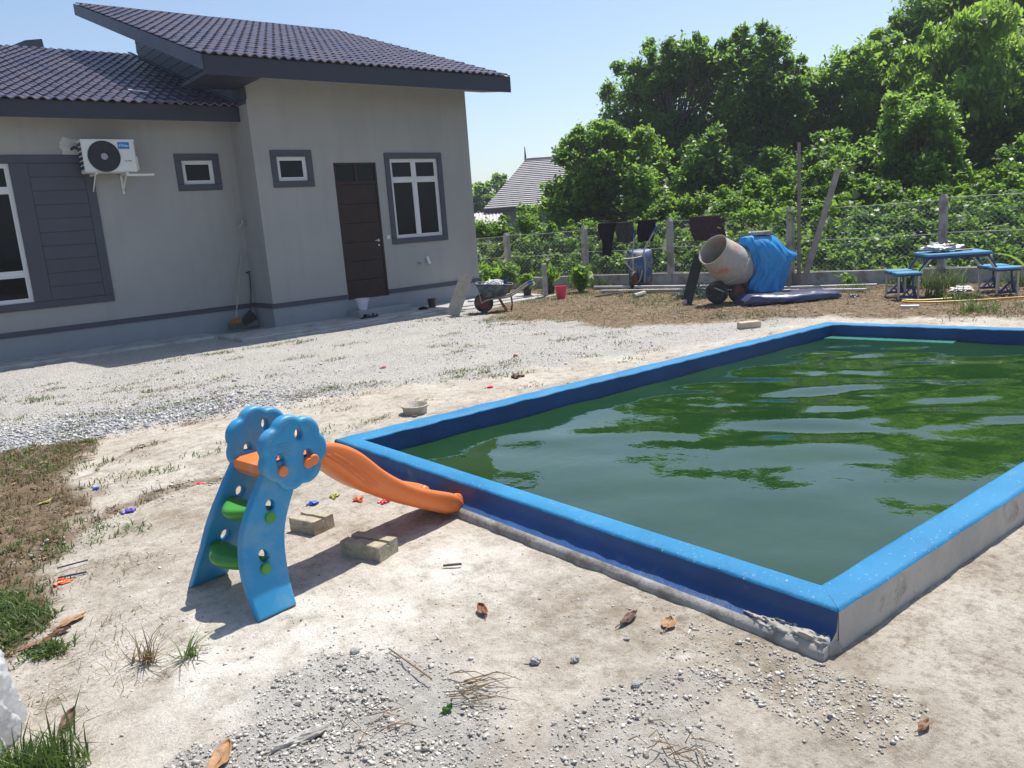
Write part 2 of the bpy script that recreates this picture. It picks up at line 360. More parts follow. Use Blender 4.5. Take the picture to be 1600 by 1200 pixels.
class MB:
    def __init__(s): s.v = []; s.f = []
    def add(s, v, f):
        k = len(s.v); s.v += [tuple(p) for p in v]; s.f += [tuple(i + k for i in q) for q in f]; return s
    def box(s, a, b):
        x0, y0, z0 = a; x1, y1, z1 = b
        return s.add([(x0, y0, z0), (x1, y0, z0), (x1, y1, z0), (x0, y1, z0), (x0, y0, z1), (x1, y0, z1), (x1, y1, z1), (x0, y1, z1)],
                     [(0, 3, 2, 1), (4, 5, 6, 7), (0, 1, 5, 4), (1, 2, 6, 5), (2, 3, 7, 6), (3, 0, 4, 7)])
    def bbox(s, a, b, c=0.006):
        """box with chamfered edges"""
        x0, y0, z0 = a; x1, y1, z1 = b
        c = min(c, abs(x1 - x0) / 3, abs(y1 - y0) / 3, abs(z1 - z0) / 3)
        v = []; 
        for ax in range(3):
            for sx in (0, 1):
                for sy in (0, 1):
                    for sz in (0, 1):
                        p = [(x0, x1)[sx], (y0, y1)[sy], (z0, z1)[sz]]
                        sg = [(1, -1)[sx], (1, -1)[sy], (1, -1)[sz]]
                        for k in range(3):
                            if k != ax: p[k] += sg[k] * c
                        v.append(p)
        def I(ax, sx, sy, sz): return ax * 8 + sx * 4 + sy * 2 + sz
        f = []
        f += [(I(0, 0, 0, 0), I(0, 0, 0, 1), I(0, 0, 1, 1), I(0, 0, 1, 0)), (I(0, 1, 0, 0), I(0, 1, 1, 0), I(0, 1, 1, 1), I(0, 1, 0, 1))]
        f += [(I(1, 0, 0, 0), I(1, 1, 0, 0), I(1, 1, 0, 1), I(1, 0, 0, 1)), (I(1, 0, 1, 0), I(1, 0, 1, 1), I(1, 1, 1, 1), I(1, 1, 1, 0))]
        f += [(I(2, 0, 0, 0), I(2, 0, 1, 0), I(2, 1, 1, 0), I(2, 1, 0, 0)), (I(2, 0, 0, 1), I(2, 1, 0, 1), I(2, 1, 1, 1), I(2, 0, 1, 1))]
        for i in (0, 1):
            for j in (0, 1):
                f.append((I(0, i, j, 0), I(0, i, j, 1), I(1, i, j, 1), I(1, i, j, 0)))
                f.append((I(0, i, 0, j), I(0, i, 1, j), I(2, i, 1, j), I(2, i, 0, j)))
                f.append((I(1, 0, i, j), I(1, 1, i, j), I(2, 1, i, j), I(2, 0, i, j)))
        for i in (0, 1):
            for j in (0, 1):
                for k in (0, 1):
                    f.append((I(0, i, j, k), I(1, i, j, k), I(2, i, j, k)))
        return s.add(v, f)
    def tube(s, pts, r, n=8, caps=True, flat=1.0):
        pts = [Vector(p) for p in pts]
        rs = r if isinstance(r, (list, tuple)) else [r] * len(pts)
        k0 = len(s.v)
        ref = None
        for i, p in enumerate(pts):
            t = (pts[min(i + 1, len(pts) - 1)] - pts[max(i - 1, 0)]).normalized()
            if ref is None:
                ref = Vector((0, 0, 1)) if abs(t.z) < 0.9 else Vector((1, 0, 0))
            a = (ref - t * ref.dot(t)).normalized(); b = t.cross(a); ref = a
            for j in range(n):
                an = 2 * math.pi * j / n
                s.v.append(tuple(p + (a * math.cos(an) * flat + b * math.sin(an)) * rs[i]))
        for i in range(len(pts) - 1):
            for j in range(n):
                s.f.append((k0 + i * n + j, k0 + i * n + (j + 1) % n, k0 + (i + 1) * n + (j + 1) % n, k0 + (i + 1) * n + j))
        if caps:
            s.f.append(tuple(k0 + j for j in reversed(range(n))))
            e = k0 + (len(pts) - 1) * n
            s.f.append(tuple(e + j for j in range(n)))
        return s
    def lathe(s, prof, n=24, mat=None, wob=None):
        k0 = len(s.v); mat = mat or Matrix()
        for (r, z) in prof:
            for j in range(n):
                a = 2 * math.pi * j / n
                rr = r * (1 + (wob(a, z) if wob else 0))
                s.v.append(tuple(mat @ Vector((rr * math.cos(a), rr * math.sin(a), z))))
        for i in range(len(prof) - 1):
            for j in range(n):
                s.f.append((k0 + i * n + j, k0 + i * n + (j + 1) % n, k0 + (i + 1) * n + (j + 1) % n, k0 + (i + 1) * n + j))
        if prof[0][0] > 1e-6: s.f.append(tuple(k0 + j for j in reversed(range(n))))
        if prof[-1][0] > 1e-6: s.f.append(tuple(k0 + (len(prof) - 1) * n + j for j in range(n)))
        return s
    def prism(s, poly, axis, a, b):
        """extrude a 2D polygon along axis (0,1,2) from a to b"""
        n = len(poly)
        def P(q, w):
            if axis == 0: return (w, q[0], q[1])
            if axis == 1: return (q[0], w, q[1])
            return (q[0], q[1], w)
        v = [P(q, a) for q in poly] + [P(q, b) for q in poly]
        f = [tuple(range(n)), tuple(reversed(range(n, 2 * n)))]
        f += [(i, i + n, (i + 1) % n + n, (i + 1) % n) for i in range(n)]
        return s.add(v, f)
    def grid(s, fn, nu, nv, thick=None):
        """surface fn(u,v) in 0..1; doubled for thickness when given"""
        k0 = len(s.v)
        for i in range(nu + 1):
            for j in range(nv + 1): s.v.append(tuple(fn(i / nu, j / nv)))
        W = nv + 1
        q = [(k0 + i * W + j, k0 + (i + 1) * W + j, k0 + (i + 1) * W + j + 1, k0 + i * W + j + 1) for i in range(nu) for j in range(nv)]
        s.f += q
        return s
    def mesh(s, name, smooth=False, world_inv=None):
        me = bpy.data.meshes.new(name)
        v = s.v
        if world_inv is not None: v = [tuple(world_inv @ Vector(p)) for p in v]
        me.from_pydata(v, [], s.f); me.validate(); me.update()
        fix_normals(me)
        if smooth is not False:
            me.polygons.foreach_set('use_smooth', [True] * len(me.polygons))
            ang = smooth if isinstance(smooth, (int, float)) and smooth is not True else 40
            if hasattr(me, 'set_sharp_from_angle'): me.set_sharp_from_angle(angle=R_(ang))
        return me
    def build(s, name, mat, parent=None, smooth=False, world=False):
        inv = MW[parent.name].inverted() if (world and parent is not None) else None
        me = s.mesh(name, smooth, inv)
        o = bpy.data.objects.new(name, me)
        me.materials.append(MT[mat] if isinstance(mat, str) else mat)
        linkobj(o, parent)
        MW[o.name] = MW[parent.name] if parent is not None else Matrix()
        return o

import bmesh
def fix_normals(me):
    bm = bmesh.new(); bm.from_mesh(me)
    bmesh.ops.recalc_face_normals(bm, faces=bm.faces)
    bm.to_mesh(me); bm.free()

def thing(name, label, cat, loc=(0, 0, 0), rz=0.0, group=None):
    o = bpy.data.objects.new(name, None); o.empty_display_size = 0.1
    linkobj(o); o.location = loc; o.rotation_euler = (0, 0, rz)
    MW[o.name] = Matrix.Translation(loc) @ Matrix.Rotation(rz, 4, 'Z')
    return tag(o, label, cat, group)
def tag(o, label, cat, group=None):
    o['label'] = label; o['category'] = cat
    if group: o['group'] = group
    return o
def struct(o): o['kind'] = 'structure'; return o
def stuff(o): o['kind'] = 'stuff'; return o

def arrays_mesh(name, V, F, mat, tint=None, parent=None, smooth=False):
    """V (n,3), F (m,k) numpy arrays"""
    me = bpy.data.meshes.new(name)
    n, k = F.shape
    me.vertices.add(len(V)); me.vertices.foreach_set('co', np.ascontiguousarray(V, dtype=np.float32).ravel())
    me.loops.add(n * k); me.loops.foreach_set('vertex_index', np.ascontiguousarray(F, dtype=np.int32).ravel())
    me.polygons.add(n); me.polygons.foreach_set('loop_start', np.arange(0, n * k, k, dtype=np.int32))
    if smooth: me.polygons.foreach_set('use_smooth', np.ones(n, dtype=bool))
    me.update(calc_edges=True)
    if tint is not None:
        a = me.attributes.new('tint', 'FLOAT', 'POINT'); a.data.foreach_set('value', np.ascontiguousarray(tint, dtype=np.float32))
    me.materials.append(MT[mat])
    o = bpy.data.objects.new(name, me); linkobj(o, parent)
    return o

# numpy value noise
def _hash(ix, iy, seed):
    h = (ix * 374761393 + iy * 668265263 + seed * 1442695041) & 0xFFFFFFFF
    h = ((h ^ (h >> 13)) * 1274126177) & 0xFFFFFFFF
    return ((h ^ (h >> 16)) & 0xFFFF) / 65535.0
def vnoise(x, y, seed=0):
    ix = np.floor(x).astype(np.int64); iy = np.floor(y).astype(np.int64)
    fx = x - ix; fy = y - iy
    fx = fx * fx * (3 - 2 * fx); fy = fy * fy * (3 - 2 * fy)
    a = _hash(ix, iy, seed); b = _hash(ix + 1, iy, seed); c = _hash(ix, iy + 1, seed); d = _hash(ix + 1, iy + 1, seed)
    return (a * (1 - fx) + b * fx) * (1 - fy) + (c * (1 - fx) + d * fx) * fy
def fbm(x, y, sc, oct=4, seed=0, g=0.5):
    t = 0; a = 1; s = 0
    for i in range(oct):
        ca, sa = math.cos(.7 + 1.3 * i + seed), math.sin(.7 + 1.3 * i + seed)
        t = t + a * vnoise((x * ca - y * sa) * sc + 17.3 * i, (x * sa + y * ca) * sc + 5.1 * i, seed + i); s += a; a *= g; sc *= 2.03
    return t / s
def sstep(e0, e1, x):
    t = np.clip((x - e0) / (e1 - e0), 0, 1); return t * t * (3 - 2 * t)
def sight(px, py, d):
    """a point d metres from the viewpoint, for laying out the wood behind the fence"""
    r = RW @ np.array([(px - 800) / FPX, (py - 600) / FPX, 1.0]); r = r / np.linalg.norm(r)
    return CAM + r * d

# ------------------------------------------------------------------ ground
PO = [(2.37, 4.945), (2.404, 1.266), (9.09, 1.05), (8.555, 4.696)]      # pool, outer corners: near left, near right, far right, far left
PI_ = [(2.50, 4.76), (2.537, 1.405), (8.92, 1.26), (8.41, 4.55)]        # inner corners
PTOP, PWATER = 0.16, 0.02
def in_poly(x, y, poly, inset=0.0):
    ok = np.ones_like(x, dtype=bool)
    n = len(poly)
    for i in range(n):
        ax, ay = poly[i]; bx, by = poly[(i + 1) % n]
        L = math.hypot(bx - ax, by - ay)
        ok &= ((bx - ax) * (y - ay) - (by - ay) * (x - ax)) / L > inset
    return ok

def zones(x, y):
    w = fbm(x, y, 1.7, 4, 11) - 0.5
    w2 = fbm(x, y, 5.0, 4, 31) - 0.5
    # crushed stone yard between the screed and the house
    gy = np.interp(x, [-3, 0.7, 1.4, 2.0, 3.0, 5.0, 8.0, 12], [7.75, 7.6, 7.1, 7.35, 7.2, 6.3, 5.6, 5.0])
    grav = sstep(-0.15, 0.25, y - gy + 0.9 * w) * (x < 16)
    # dry lawn on the left
    bx = np.interp(y, [2.6, 3.3, 3.9, 4.5, 5.2, 6.2, 6.8, 7.3, 7.7], [-0.1, 0.15, 0.42, 0.52, 0.80, 0.98, 1.3, 1.45, 0.2])
    lawn = sstep(0.06, -0.12, x - bx - 0.35 * w - 0.2 * w2) * sstep(2.5, 3.1, y) * sstep(8.0, 7.4, y + 0.5 * w)
    # soil strip towards the fence
    sx = np.interp(y, [2.0, 3.35, 5.5, 6.75, 8.2, 9.95, 11.2, 12.0], [10.9, 10.7, 9.85, 8.8, 8.0, 8.05, 8.3, 9.8])
    soil = sstep(-0.2, 0.3, x - sx + 1.1 * w + 0.5 * w2)
    soil = np.maximum(soil, lawn)
    e = y - np.interp(x, [0.3, 0.9, 1.5, 1.75, 2.3], [4.55, 5.0, 5.3, 5.0, 5.2]) + 0.35 * (fbm(x, y, 3, 4, 58) - 0.5)
    soil = np.maximum(soil, .85 * np.exp(-((e + .03 * w2) / (.035 + .05 * np.clip(fbm(x, y, 4, 2, 63) - .4, 0, 1))) ** 2) * sstep(2.2, 1.7, x) * (x > .2))
    e3 = y - np.interp(x, [0.7, 1.2, 1.7, 2.2], [5.9, 6.35, 6.55, 6.9]) + 0.4 * (fbm(x, y, 2.5, 4, 64) - 0.5)
    soil = np.maximum(soil, .7 * np.exp(-(e3 / .03) ** 2) * sstep(2.1, 1.5, x) * (x > .6))
    # grey rubble heap in front
    d = ((x - 1.16) / 0.36) ** 2 + ((y - 2.16) / 0.40) ** 2
    rub = .85 * sstep(1.7, 0.2, d + 2.8 * w + 2.6 * w2)
    d2 = ((x - 0.62) / 0.30) ** 2 + ((y - 2.15) / 0.24) ** 2
    rub = np.maximum(rub, sstep(1.2, 0.6, d2 + 1.2 * w + w2))
    d3 = ((x - 1.62) / 0.42) ** 2 + ((y - 1.45) / 0.28) ** 2
    rub = np.maximum(rub, 0.45 * sstep(1.2, 0.5, d3 + 2.2 * w + 1.4 * w2))
    # beyond the fence
    fx = np.interp(y, [3.0, 4.8, 5.8, 8.1, 10.9, 12.7, 14.5, 17], [15.6, 14.9, 14.45, 13.6, 13.45, 12.8, 12.0, 10.9])
    far = sstep(-0.05, 0.25, x - fx)
    far = np.maximum(far, (x < -12) | (y > 30) | (y < -12) | (x > 40))
    grav = grav * (1 - soil)
    # chalky white dust round the slide
    ch = np.exp(-(((x - 1.08) / 0.55) ** 2 + ((y - 2.75) / 0.50) ** 2))
    ch = np.maximum(ch, 0.8 * np.exp(-(((x - 1.9) / 0.35) ** 2 + ((y - 2.9) / 0.4) ** 2)))
    ch = np.maximum(ch, 0.7 * np.exp(-(((x - 0.75) / 0.3) ** 2 + ((y - 3.1) / 0.5) ** 2)))
    ch = np.clip(ch * 1.35 + 0.6 * w + .12, 0, 1)
    # dirt stains
    st = np.exp(-(((x - 1.55) / 0.5) ** 2 + ((y - 4.6) / 0.28) ** 2))
    st = np.maximum(st, 0.9 * np.exp(-(((x - 2.15) / 0.22) ** 2 + ((y - 1.25) / 0.5) ** 2)))
    st = np.maximum(st, 0.7 * np.exp(-(((x - 2.0) / 0.35) ** 2 + ((y - 2.1) / 0.5) ** 2)))
    st = np.maximum(st, 0.85 * np.exp(-(((x - 1.1) / 0.5) ** 2 + ((y - 4.75) / 0.2) ** 2)))
    st = np.maximum(st, 0.45 * np.exp(-(((x - 0.85) / 0.4) ** 2 + ((y - 3.9) / 0.35) ** 2)))
    st = np.maximum(st, 0.6 * np.exp(-((y - 5.5 + 0.06 * x) / 0.35) ** 2) * (x > 1.6) * (x < 9))
    st = np.clip(st + 0.35 * w + 0.12, 0, 1)
    return grav, soil, rub, far, ch, st

def ground_z(x, y, zn):
    grav, soil, rub, far, ch, st = zn
    z = 0.022 * (fbm(x, y, 1.3, 3, 51) - 0.5) + 0.014 * (fbm(x, y, 9, 4, 52, 0.6) - 0.5)
    z = z + rub * (0.030 * (fbm(x, y, 3, 2, 53)) + 0.022 * (fbm(x, y, 26, 3, 54, 0.7) - 0.5))
    z = z + soil * (0.035 * (fbm(x, y, 2.2, 4, 55) - 0.4) + 0.02 * (fbm(x, y, 20, 3, 56, 0.7) - 0.5))
    z = z + grav * 0.012 * (fbm(x, y, 18, 3, 57, 0.7) - 0.5)
    # broken edges of the poured screed: shallow steps
    e = y - np.interp(x, [0.3, 0.9, 1.5, 1.75, 2.3], [4.55, 5.0, 5.3, 5.0, 5.2]) + 0.35 * (fbm(x, y, 3, 4, 58) - 0.5)
    z = z + 0.022 * sstep(-0.02, 0.02, e) * sstep(2.6, 2.0, x) * sstep(7.2, 6.4, y)
    e2 = np.exp(-(e / 0.035) ** 2) * sstep(2.3, 1.8, x)
    z = z - 0.018 * e2
    near = sstep(16, 10, np.hypot(x - 4, y - 5))
    return z * near

def axis(segs):
    out = [segs[0][0]]
    for a, b, s in segs:
        n = max(1, int(round((b - a) / s))); out += list(a + (b - a) * (np.arange(n) + 1) / n)
    return np.array(out)
gx = axis([(-300, -100, 50), (-100, -10, 15), (-10, -1, 1.0), (-1, 0, 0.06), (0, 2.7, 0.016), (2.7, 4, 0.03), (4, 9.2, 0.06), (9.2, 15, 0.09), (15, 40, 1.5), (40, 100, 15), (100, 300, 50)])
gy_ = axis([(-300, -100, 50), (-100, -5, 12), (-5, 0.7, 0.3), (0.7, 4.6, 0.016), (4.6, 7.8, 0.03), (7.8, 13, 0.07), (13, 20, 0.4), (20, 60, 4), (60, 100, 20), (100, 300, 50)])
GX, GY = np.meshgrid(gx, gy_, indexing='ij')
gxf, gyf = GX.ravel(), GY.ravel()
zn = zones(gxf, gyf)
gz = ground_z(gxf, gyf, zn)
gz[in_poly(gxf, gyf, PO, 0.05)] = -0.5
nx, ny = len(gx), len(gy_)
idx = np.arange(nx * ny).reshape(nx, ny)
F = np.stack([idx[:-1, :-1].ravel(), idx[1:, :-1].ravel(), idx[1:, 1:].ravel(), idx[:-1, 1:].ravel()], 1)
g = arrays_mesh('ground', np.stack([gxf, gyf, gz], 1), F, 'ground', smooth=True)
a = g.data.attributes.new('zone', 'FLOAT_COLOR', 'POINT')
a.data.foreach_set('color', np.stack([zn[0], zn[1], zn[2], zn[3]], 1).astype(np.float32).ravel())
a = g.data.attributes.new('zone2', 'FLOAT_COLOR', 'POINT')
a.data.foreach_set('color', np.stack([zn[4], zn[5], zn[4] * 0, zn[4] * 0 + 1], 1).astype(np.float32).ravel())
struct(g)
def gh(x, y):
    X = np.array([float(x)]); Y = np.array([float(y)])
    return float(ground_z(X, Y, zones(X, Y))[0])

# ------------------------------------------------------------------ pool
pool = thing('garden_pool', 'rectangular blue painted concrete pool full of green water', 'pool', (5.5, 3.0, 0))
def wall_strip(k, zs_o, n=70, part='outer', prof=None):
    """profile swept along wall k between mitred corners; prof = [(blend outer->inner or outward offset, z)]"""
    o0, o1 = Vector(PO[k]), Vector(PO[(k + 1) % 4]); i0, i1 = Vector(PI_[k]), Vector(PI_[(k + 1) % 4])
    d = (o1 - o0).normalized(); nrm = Vector((d.y, -d.x))       # outward (polygon is counter-clockwise)
    mb = MB()
    rows = []
    for s in range(n + 1):
        t = s / n
        po, pi = o0.lerp(o1, t), i0.lerp(i1, t)
        row = []
        for j, (w, off, z, jit) in enumerate(prof):
            p = po.lerp(pi, w) + nrm * off
            q = float(fbm(np.array([p.x * 1.0]), np.array([p.y * 1.0]), 9, 4, 70, .6)[0] - 0.5) * jit
            row.append((p.x + nrm.x * q, p.y + nrm.y * q, z + q * 0.5))
        rows.append(row)
    W = len(prof)
    v = [p for r in rows for p in r]
    f = [(s * W + j, (s + 1) * W + j, (s + 1) * W + j + 1, s * W + j + 1) for s in range(n) for j in range(W - 1)]
    mb.add(v, f)
    return mb
for k in range(4):
    top = [(0.0, 0.0, 0.148, .024), (0.03, 0, PTOP - .003, .022), (0.12, 0, PTOP + .001, .010), (0.5, 0, PTOP + .003, .006), (0.88, 0, PTOP + .001, .010), (0.97, 0, PTOP - .003, .022), (1.0, 0, 0.148, .024)]
    wall_strip(k, None, 90, prof=top).build('coping', 'pool', pool, smooth=60, world=True)
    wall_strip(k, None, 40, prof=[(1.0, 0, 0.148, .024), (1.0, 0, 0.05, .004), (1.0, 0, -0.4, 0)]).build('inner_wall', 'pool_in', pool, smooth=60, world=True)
# outer faces: near wall painted with a mortar fillet, the others bare
near_prof = [(0.0, 0.0, 0.148, .024), (0.0, 0.004, 0.11, .008), (0.0, 0.010, 0.080, .008), (0.0, 0.040, 0.058, .012), (0.0, 0.068, 0.046, .014)]
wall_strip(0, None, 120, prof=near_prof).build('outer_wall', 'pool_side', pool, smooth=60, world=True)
foot_prof = [(0.0, 0.068, 0.046, .014), (0.0, 0.080, 0.041, .018), (0.0, 0.096, 0.022, .026), (0.0, 0.102, -0.08, .02)]
wall_strip(0, None, 120, prof=foot_prof).build('footing', 'conc', pool, smooth=60, world=True)
for k in (1, 2, 3):
    o = wall_strip(k, None, 90, prof=[(0.0, 0.0, 0.148, .024), (0.0, 0.002, 0.08, .008), (0.0, 0.006, -0.12, .008)]).build('outer_wall', 'pool_bare', pool, smooth=60, world=True)
    o['label'] = 'unpainted grey concrete outer face'
cap = MB(); yc = PO[1][1] + .0005
fp = [(PO[1][0] - o_, z_) for (w_, o_, z_, j_) in near_prof + foot_prof[1:]]
cap.add([(x_, yc, z_) for x_, z_ in fp] + [(PO[1][0] + .02, yc, -.08), (PO[1][0] + .02, yc, .148)], [tuple(range(len(fp) + 2))]).build('wall_end', 'pool_bare', pool, world=True)
# broken lump of mortar at the near corner
mb = MB()
def lump(u, v):
    L = 0.50
    y = PO[1][1] - 0.016 + L * u
    ang = v * math.pi
    e = min(1, u / .05) ** .5 * min(1, (1 - u) / .25) ** .6
    wdt = 0.085 * (1 - 0.45 * u) * e; h = (0.072 * (1 - 0.35 * u)) * e
    x = PO[1][0] + 0.005 - wdt * (0.5 - 0.5 * math.cos(ang)) * 1.15
    z = -0.04 + (h + 0.04) * (math.sin(ang) ** 0.35)
    q = float(fbm(np.array([y * 1.0]), np.array([v * 0.6]), 26, 4, 91, 0.7)[0] - 0.5); q2 = float(fbm(np.array([y * 1.0]), np.array([v * 0.6]), 9, 2, 97)[0] - 0.5)
    return (x - (q * 0.030 + q2 * .05) * e, y + q * 0.016, z + (q * 0.030 + q2 * .02) * e)
mb.grid(lump, 110, 26)
mb.build('mortar_lump', 'conc', pool, smooth=50, world=True)
# submerged bench showing just at the surface along the far wall
mb = MB()
mb.prism([(8.20, 4.53), (8.41, 4.53), (8.60, 3.29), (8.42, 3.26)], 2, -0.3, PWATER + 0.012)
mb.build('bench', 'pool_step', pool, world=True)
# water: a rippled sheet of its own
ux = np.linspace(0, 1, 360); uy = np.linspace(0, 1, 210)
UX, UY = np.meshgrid(ux, uy, indexing='ij')
P = [np.array(p) for p in PI_]
wx = (P[1][0] * (1 - UX) + P[2][0] * UX) * (1 - UY) + (P[0][0] * (1 - UX) + P[3][0] * UX) * UY
wy = (P[1][1] * (1 - UX) + P[2][1] * UX) * (1 - UY) + (P[0][1] * (1 - UX) + P[3][1] * UX) * UY
wz = np.zeros_like(wx)
rr = np.random.default_rng(21)
wpx = wx + 0.25 * (fbm(wx.ravel(), wy.ravel(), 1.1, 2, 5).reshape(wx.shape) - .5)
wpy = wy + 0.35 * (fbm(wx.ravel(), wy.ravel(), 0.9, 2, 8).reshape(wx.shape) - .5)
for i in range(36):
    lam = rr.uniform(0.34, 1.0) if i < 30 else rr.uniform(.18, .34); an = R_(32) + rr.normal(0, 0.34)
    kx, ky = 2 * math.pi / lam * math.cos(an), 2 * math.pi / lam * math.sin(an)
    slope = rr.uniform(0.004, 0.0130) * (1 if i < 30 else .6)
    env = 0.35 + 1.3 * fbm(wx.ravel() + 3 * i, wy.ravel() - 2 * i, 0.8, 2, 300 + i).reshape(wx.shape)
    wz += env * slope * lam / (2 * math.pi) * np.sin(kx * wpx + ky * wpy + rr.uniform(0, 6.3))
calm = 0.34 + 0.66 * sstep(3.2, 5.6, wx)
wz = PWATER + wz * calm
idx = np.arange(wx.size).reshape(wx.shape)
F = np.stack([idx[:-1, :-1].ravel(), idx[1:, :-1].ravel(), idx[1:, 1:].ravel(), idx[:-1, 1:].ravel()], 1)
wo = arrays_mesh('water', np.stack([wx.ravel(), wy.ravel(), wz.ravel()], 1), F, 'water', smooth=True)
struct(wo)

# ------------------------------------------------------------------ the house
HX, HYR, HYL, HXR = 5.556, 13.314, 14.145, 10.12
house = thing('house', 'single storey grey rendered house with dark tiled roofs', 'house', (HX, HYR, 0))
H = dict(parent=house, world=True)

def wall_face(x0, x1, z0, z1, y, opens, depth=0.12):
    """front face at y with openings (x0,x1,z0,z1) and reveals going back"""
    mb = MB()
    xs = sorted({x0, x1, *[o[0] for o in opens], *[o[1] for o in opens]}); zs = sorted({z0, z1, *[o[2] for o in opens], *[o[3] for o in opens]})
    for i in range(len(xs) - 1):
        for j in range(len(zs) - 1):
            cx, cz = (xs[i] + xs[i + 1]) / 2, (zs[j] + zs[j + 1]) / 2
            if any(o[0] < cx < o[1] and o[2] < cz < o[3] for o in opens): continue
            mb.add([(xs[i], y, zs[j]), (xs[i + 1], y, zs[j]), (xs[i + 1], y, zs[j + 1]), (xs[i], y, zs[j + 1])], [(0, 1, 2, 3)])
    for (a, b, c, d) in opens:
        for q in ([(a, y, c), (b, y, c), (b, y + depth, c), (a, y + depth, c)], [(a, y, d), (b, y, d), (b, y + depth, d), (a, y + depth, d)],
                  [(a, y, c), (a, y, d), (a, y + depth, d), (a, y + depth, c)], [(b, y, c), (b, y, d), (b, y + depth, d), (b, y + depth, c)]):
            mb.add(q, [(0, 1, 2, 3)])
    return mb
# right wing
SW = (5.95, 6.505, 2.53, 2.945)        # small window opening
BW = (8.195, 9.295, 1.40, 2.895)       # big window opening
DR = (7.02, 7.90, 0.345, 2.83)         # doorway
PZ = 0.37
def roof_r(y): return 4.34 + 0.342 * (y - 12.40)      # tile plane of the right wing
def roof_l(y): return 3.80 + 0.344 * (y - 13.65)
wall_face(HX, HXR, PZ, 4.45, HYR, [SW, BW, (DR[0], DR[1], PZ, DR[3])]).build('wall', 'wall', **H)
mbs = MB()
yb = 18.72
for x, s in ((HX, 1), (HXR, -1)):
    mbs.add([(x, HYR, PZ), (x, yb, PZ), (x, yb, roof_r(yb) - .3), (x, HYR, roof_r(HYR) - .12)], [(0, 1, 2, 3)])
mbs.add([(HX, yb, 0), (HXR, yb, 0), (HXR, yb, 6.3), (HX, yb, 6.3)], [(0, 1, 2, 3)])
mbs.build('side_wall', 'wall', **H)
# left wing
LW = (0.55, 2.10, 0.87, 2.95)
SL = (4.62, 5.155, 2.575, 2.975)
wall_face(-5.0, HX, PZ, 3.75, HYL, [LW, SL]).build('wall', 'wall', **H)
# plinths (slightly proud) and string courses
MB().box((-5, HYL - .012, -0.1), (HX - .013, HYL + .1, PZ)).build('plinth', 'plinth', **H)
MB().box((HX - .012, HYR - .012, -0.1), (DR[0], HYR + .1, PZ)).box((DR[0], HYR - .012, -.1), (DR[1], HYR + .1, DR[2])).box((DR[1], HYR - .012, -.1), (HXR + .012, HYR + .1, PZ)).build('plinth', 'plinth', **H)
MB().box((HX - .012, HYR + .1, -0.1), (HX + .1, HYL - .012, PZ)).build('plinth', 'plinth', **H)
MB().box((HXR - .1, HYR + .1, -0.1), (HXR + .012, yb, PZ)).build('plinth', 'plinth', **H)
cz0, cz1 = 0.372, 0.452
MB().box((-5, HYL - .03, cz0), (HX - .031, HYL + .02, cz1)).build('string_course', 'trim', **H)
MB().box((HX - .03, HYR - .03, cz0), (DR[0] - .001, HYR + .02, cz1)).build('string_course', 'trim', **H)
MB().box((DR[1] + .001, HYR - .03, cz0), (HXR + .03, HYR + .02, cz1)).build('string_course', 'trim', **H)
MB().box((HX - .03, HYR + .02, cz0), (HX + .02, HYL - .03, cz1)).build('string_course', 'trim', **H)

def window(o, y, trim=0.105, mull=(), trans=(), pane_label=None, trim_on=True):
    a, b, c, d = o
    w = MB()
    fr = 0.045; y0, y1 = y + 0.02, y + 0.075
    w.bbox((a, y0, c), (b, y1, c + fr)).bbox((a, y0, d - fr), (b, y1, d)).bbox((a, y0, c + fr), (a + fr, y1, d - fr)).bbox((b - fr, y0, c + fr), (b, y1, d - fr))
    for m in mull: w.bbox((m - fr * .75, y0 + .003, c + fr), (m + fr * .75, y1 - .003, d - fr))
    xs = [a + fr] + [x for m in mull for x in (m - fr * .75, m + fr * .75)] + [b - fr]
    for t in trans:
        for i in range(0, len(xs), 2): w.bbox((xs[i], y0 + .003, t - fr * .7), (xs[i + 1], y1 - .003, t + fr * .7))
    wo_ = w.build('window', 'alu', **H)
    zs = [c + fr] + [x for t in trans for x in (t - fr * .7, t + fr * .7)] + [d - fr]
    for i in range(0, len(xs), 2):
        for j in range(0, len(zs), 2):
            # sash bead and pane
            sb = MB(); e = 0.022
            x0, x1, z0, z1 = xs[i], xs[i + 1], zs[j], zs[j + 1]
            MB().box((x0, y + .045, z0), (x1, y + .051, z1)).build('pane', 'glass', wo_, world=True)
            sb.box((x0, y + .03, z0), (x1, y + .042, z0 + e)).box((x0, y + .03, z1 - e), (x1, y + .042, z1)).box((x0, y + .03, z0 + e), (x0 + e, y + .042, z1 - e)).box((x1 - e, y + .03, z0 + e), (x1, y + .042, z1 - e))
            sb.build('sash', 'alu', wo_, world=True)
    if trim_on:
        t = MB(); y2, y3 = y - .028, y + .012
        t.bbox((a - trim, y2, c - trim), (b + trim, y3, c)).bbox((a - trim, y2, d), (b + trim, y3, d + trim)).bbox((a - trim, y2, c), (a, y3, d)).bbox((b, y2, c), (b + trim, y3, d))
        t.build('surround', 'trim', wo_, world=True)
    return wo_
window(SW, HYR); window(BW, HYR, mull=(8.745,), trans=(2.505,)); window(SL, HYL)
lw = window(LW, HYL, mull=(1.32,), trans=(1.31, 2.56), trim_on=False)
# pale furniture seen behind the big window: a shelf rail fixed inside
rm = MB().box((8.26, HYR + .07, 1.98), (9.24, HYR + .10, 2.0)).box((8.68, HYR + .07, 1.47), (8.72, HYR + .10, 1.78)).box((8.86, HYR + .07, 1.47), (8.90, HYR + .10, 1.90))
rm.build('inner_rail', pm('pale_green', (0.25, 0.36, 0.33), 0.6, 0.1), **H)
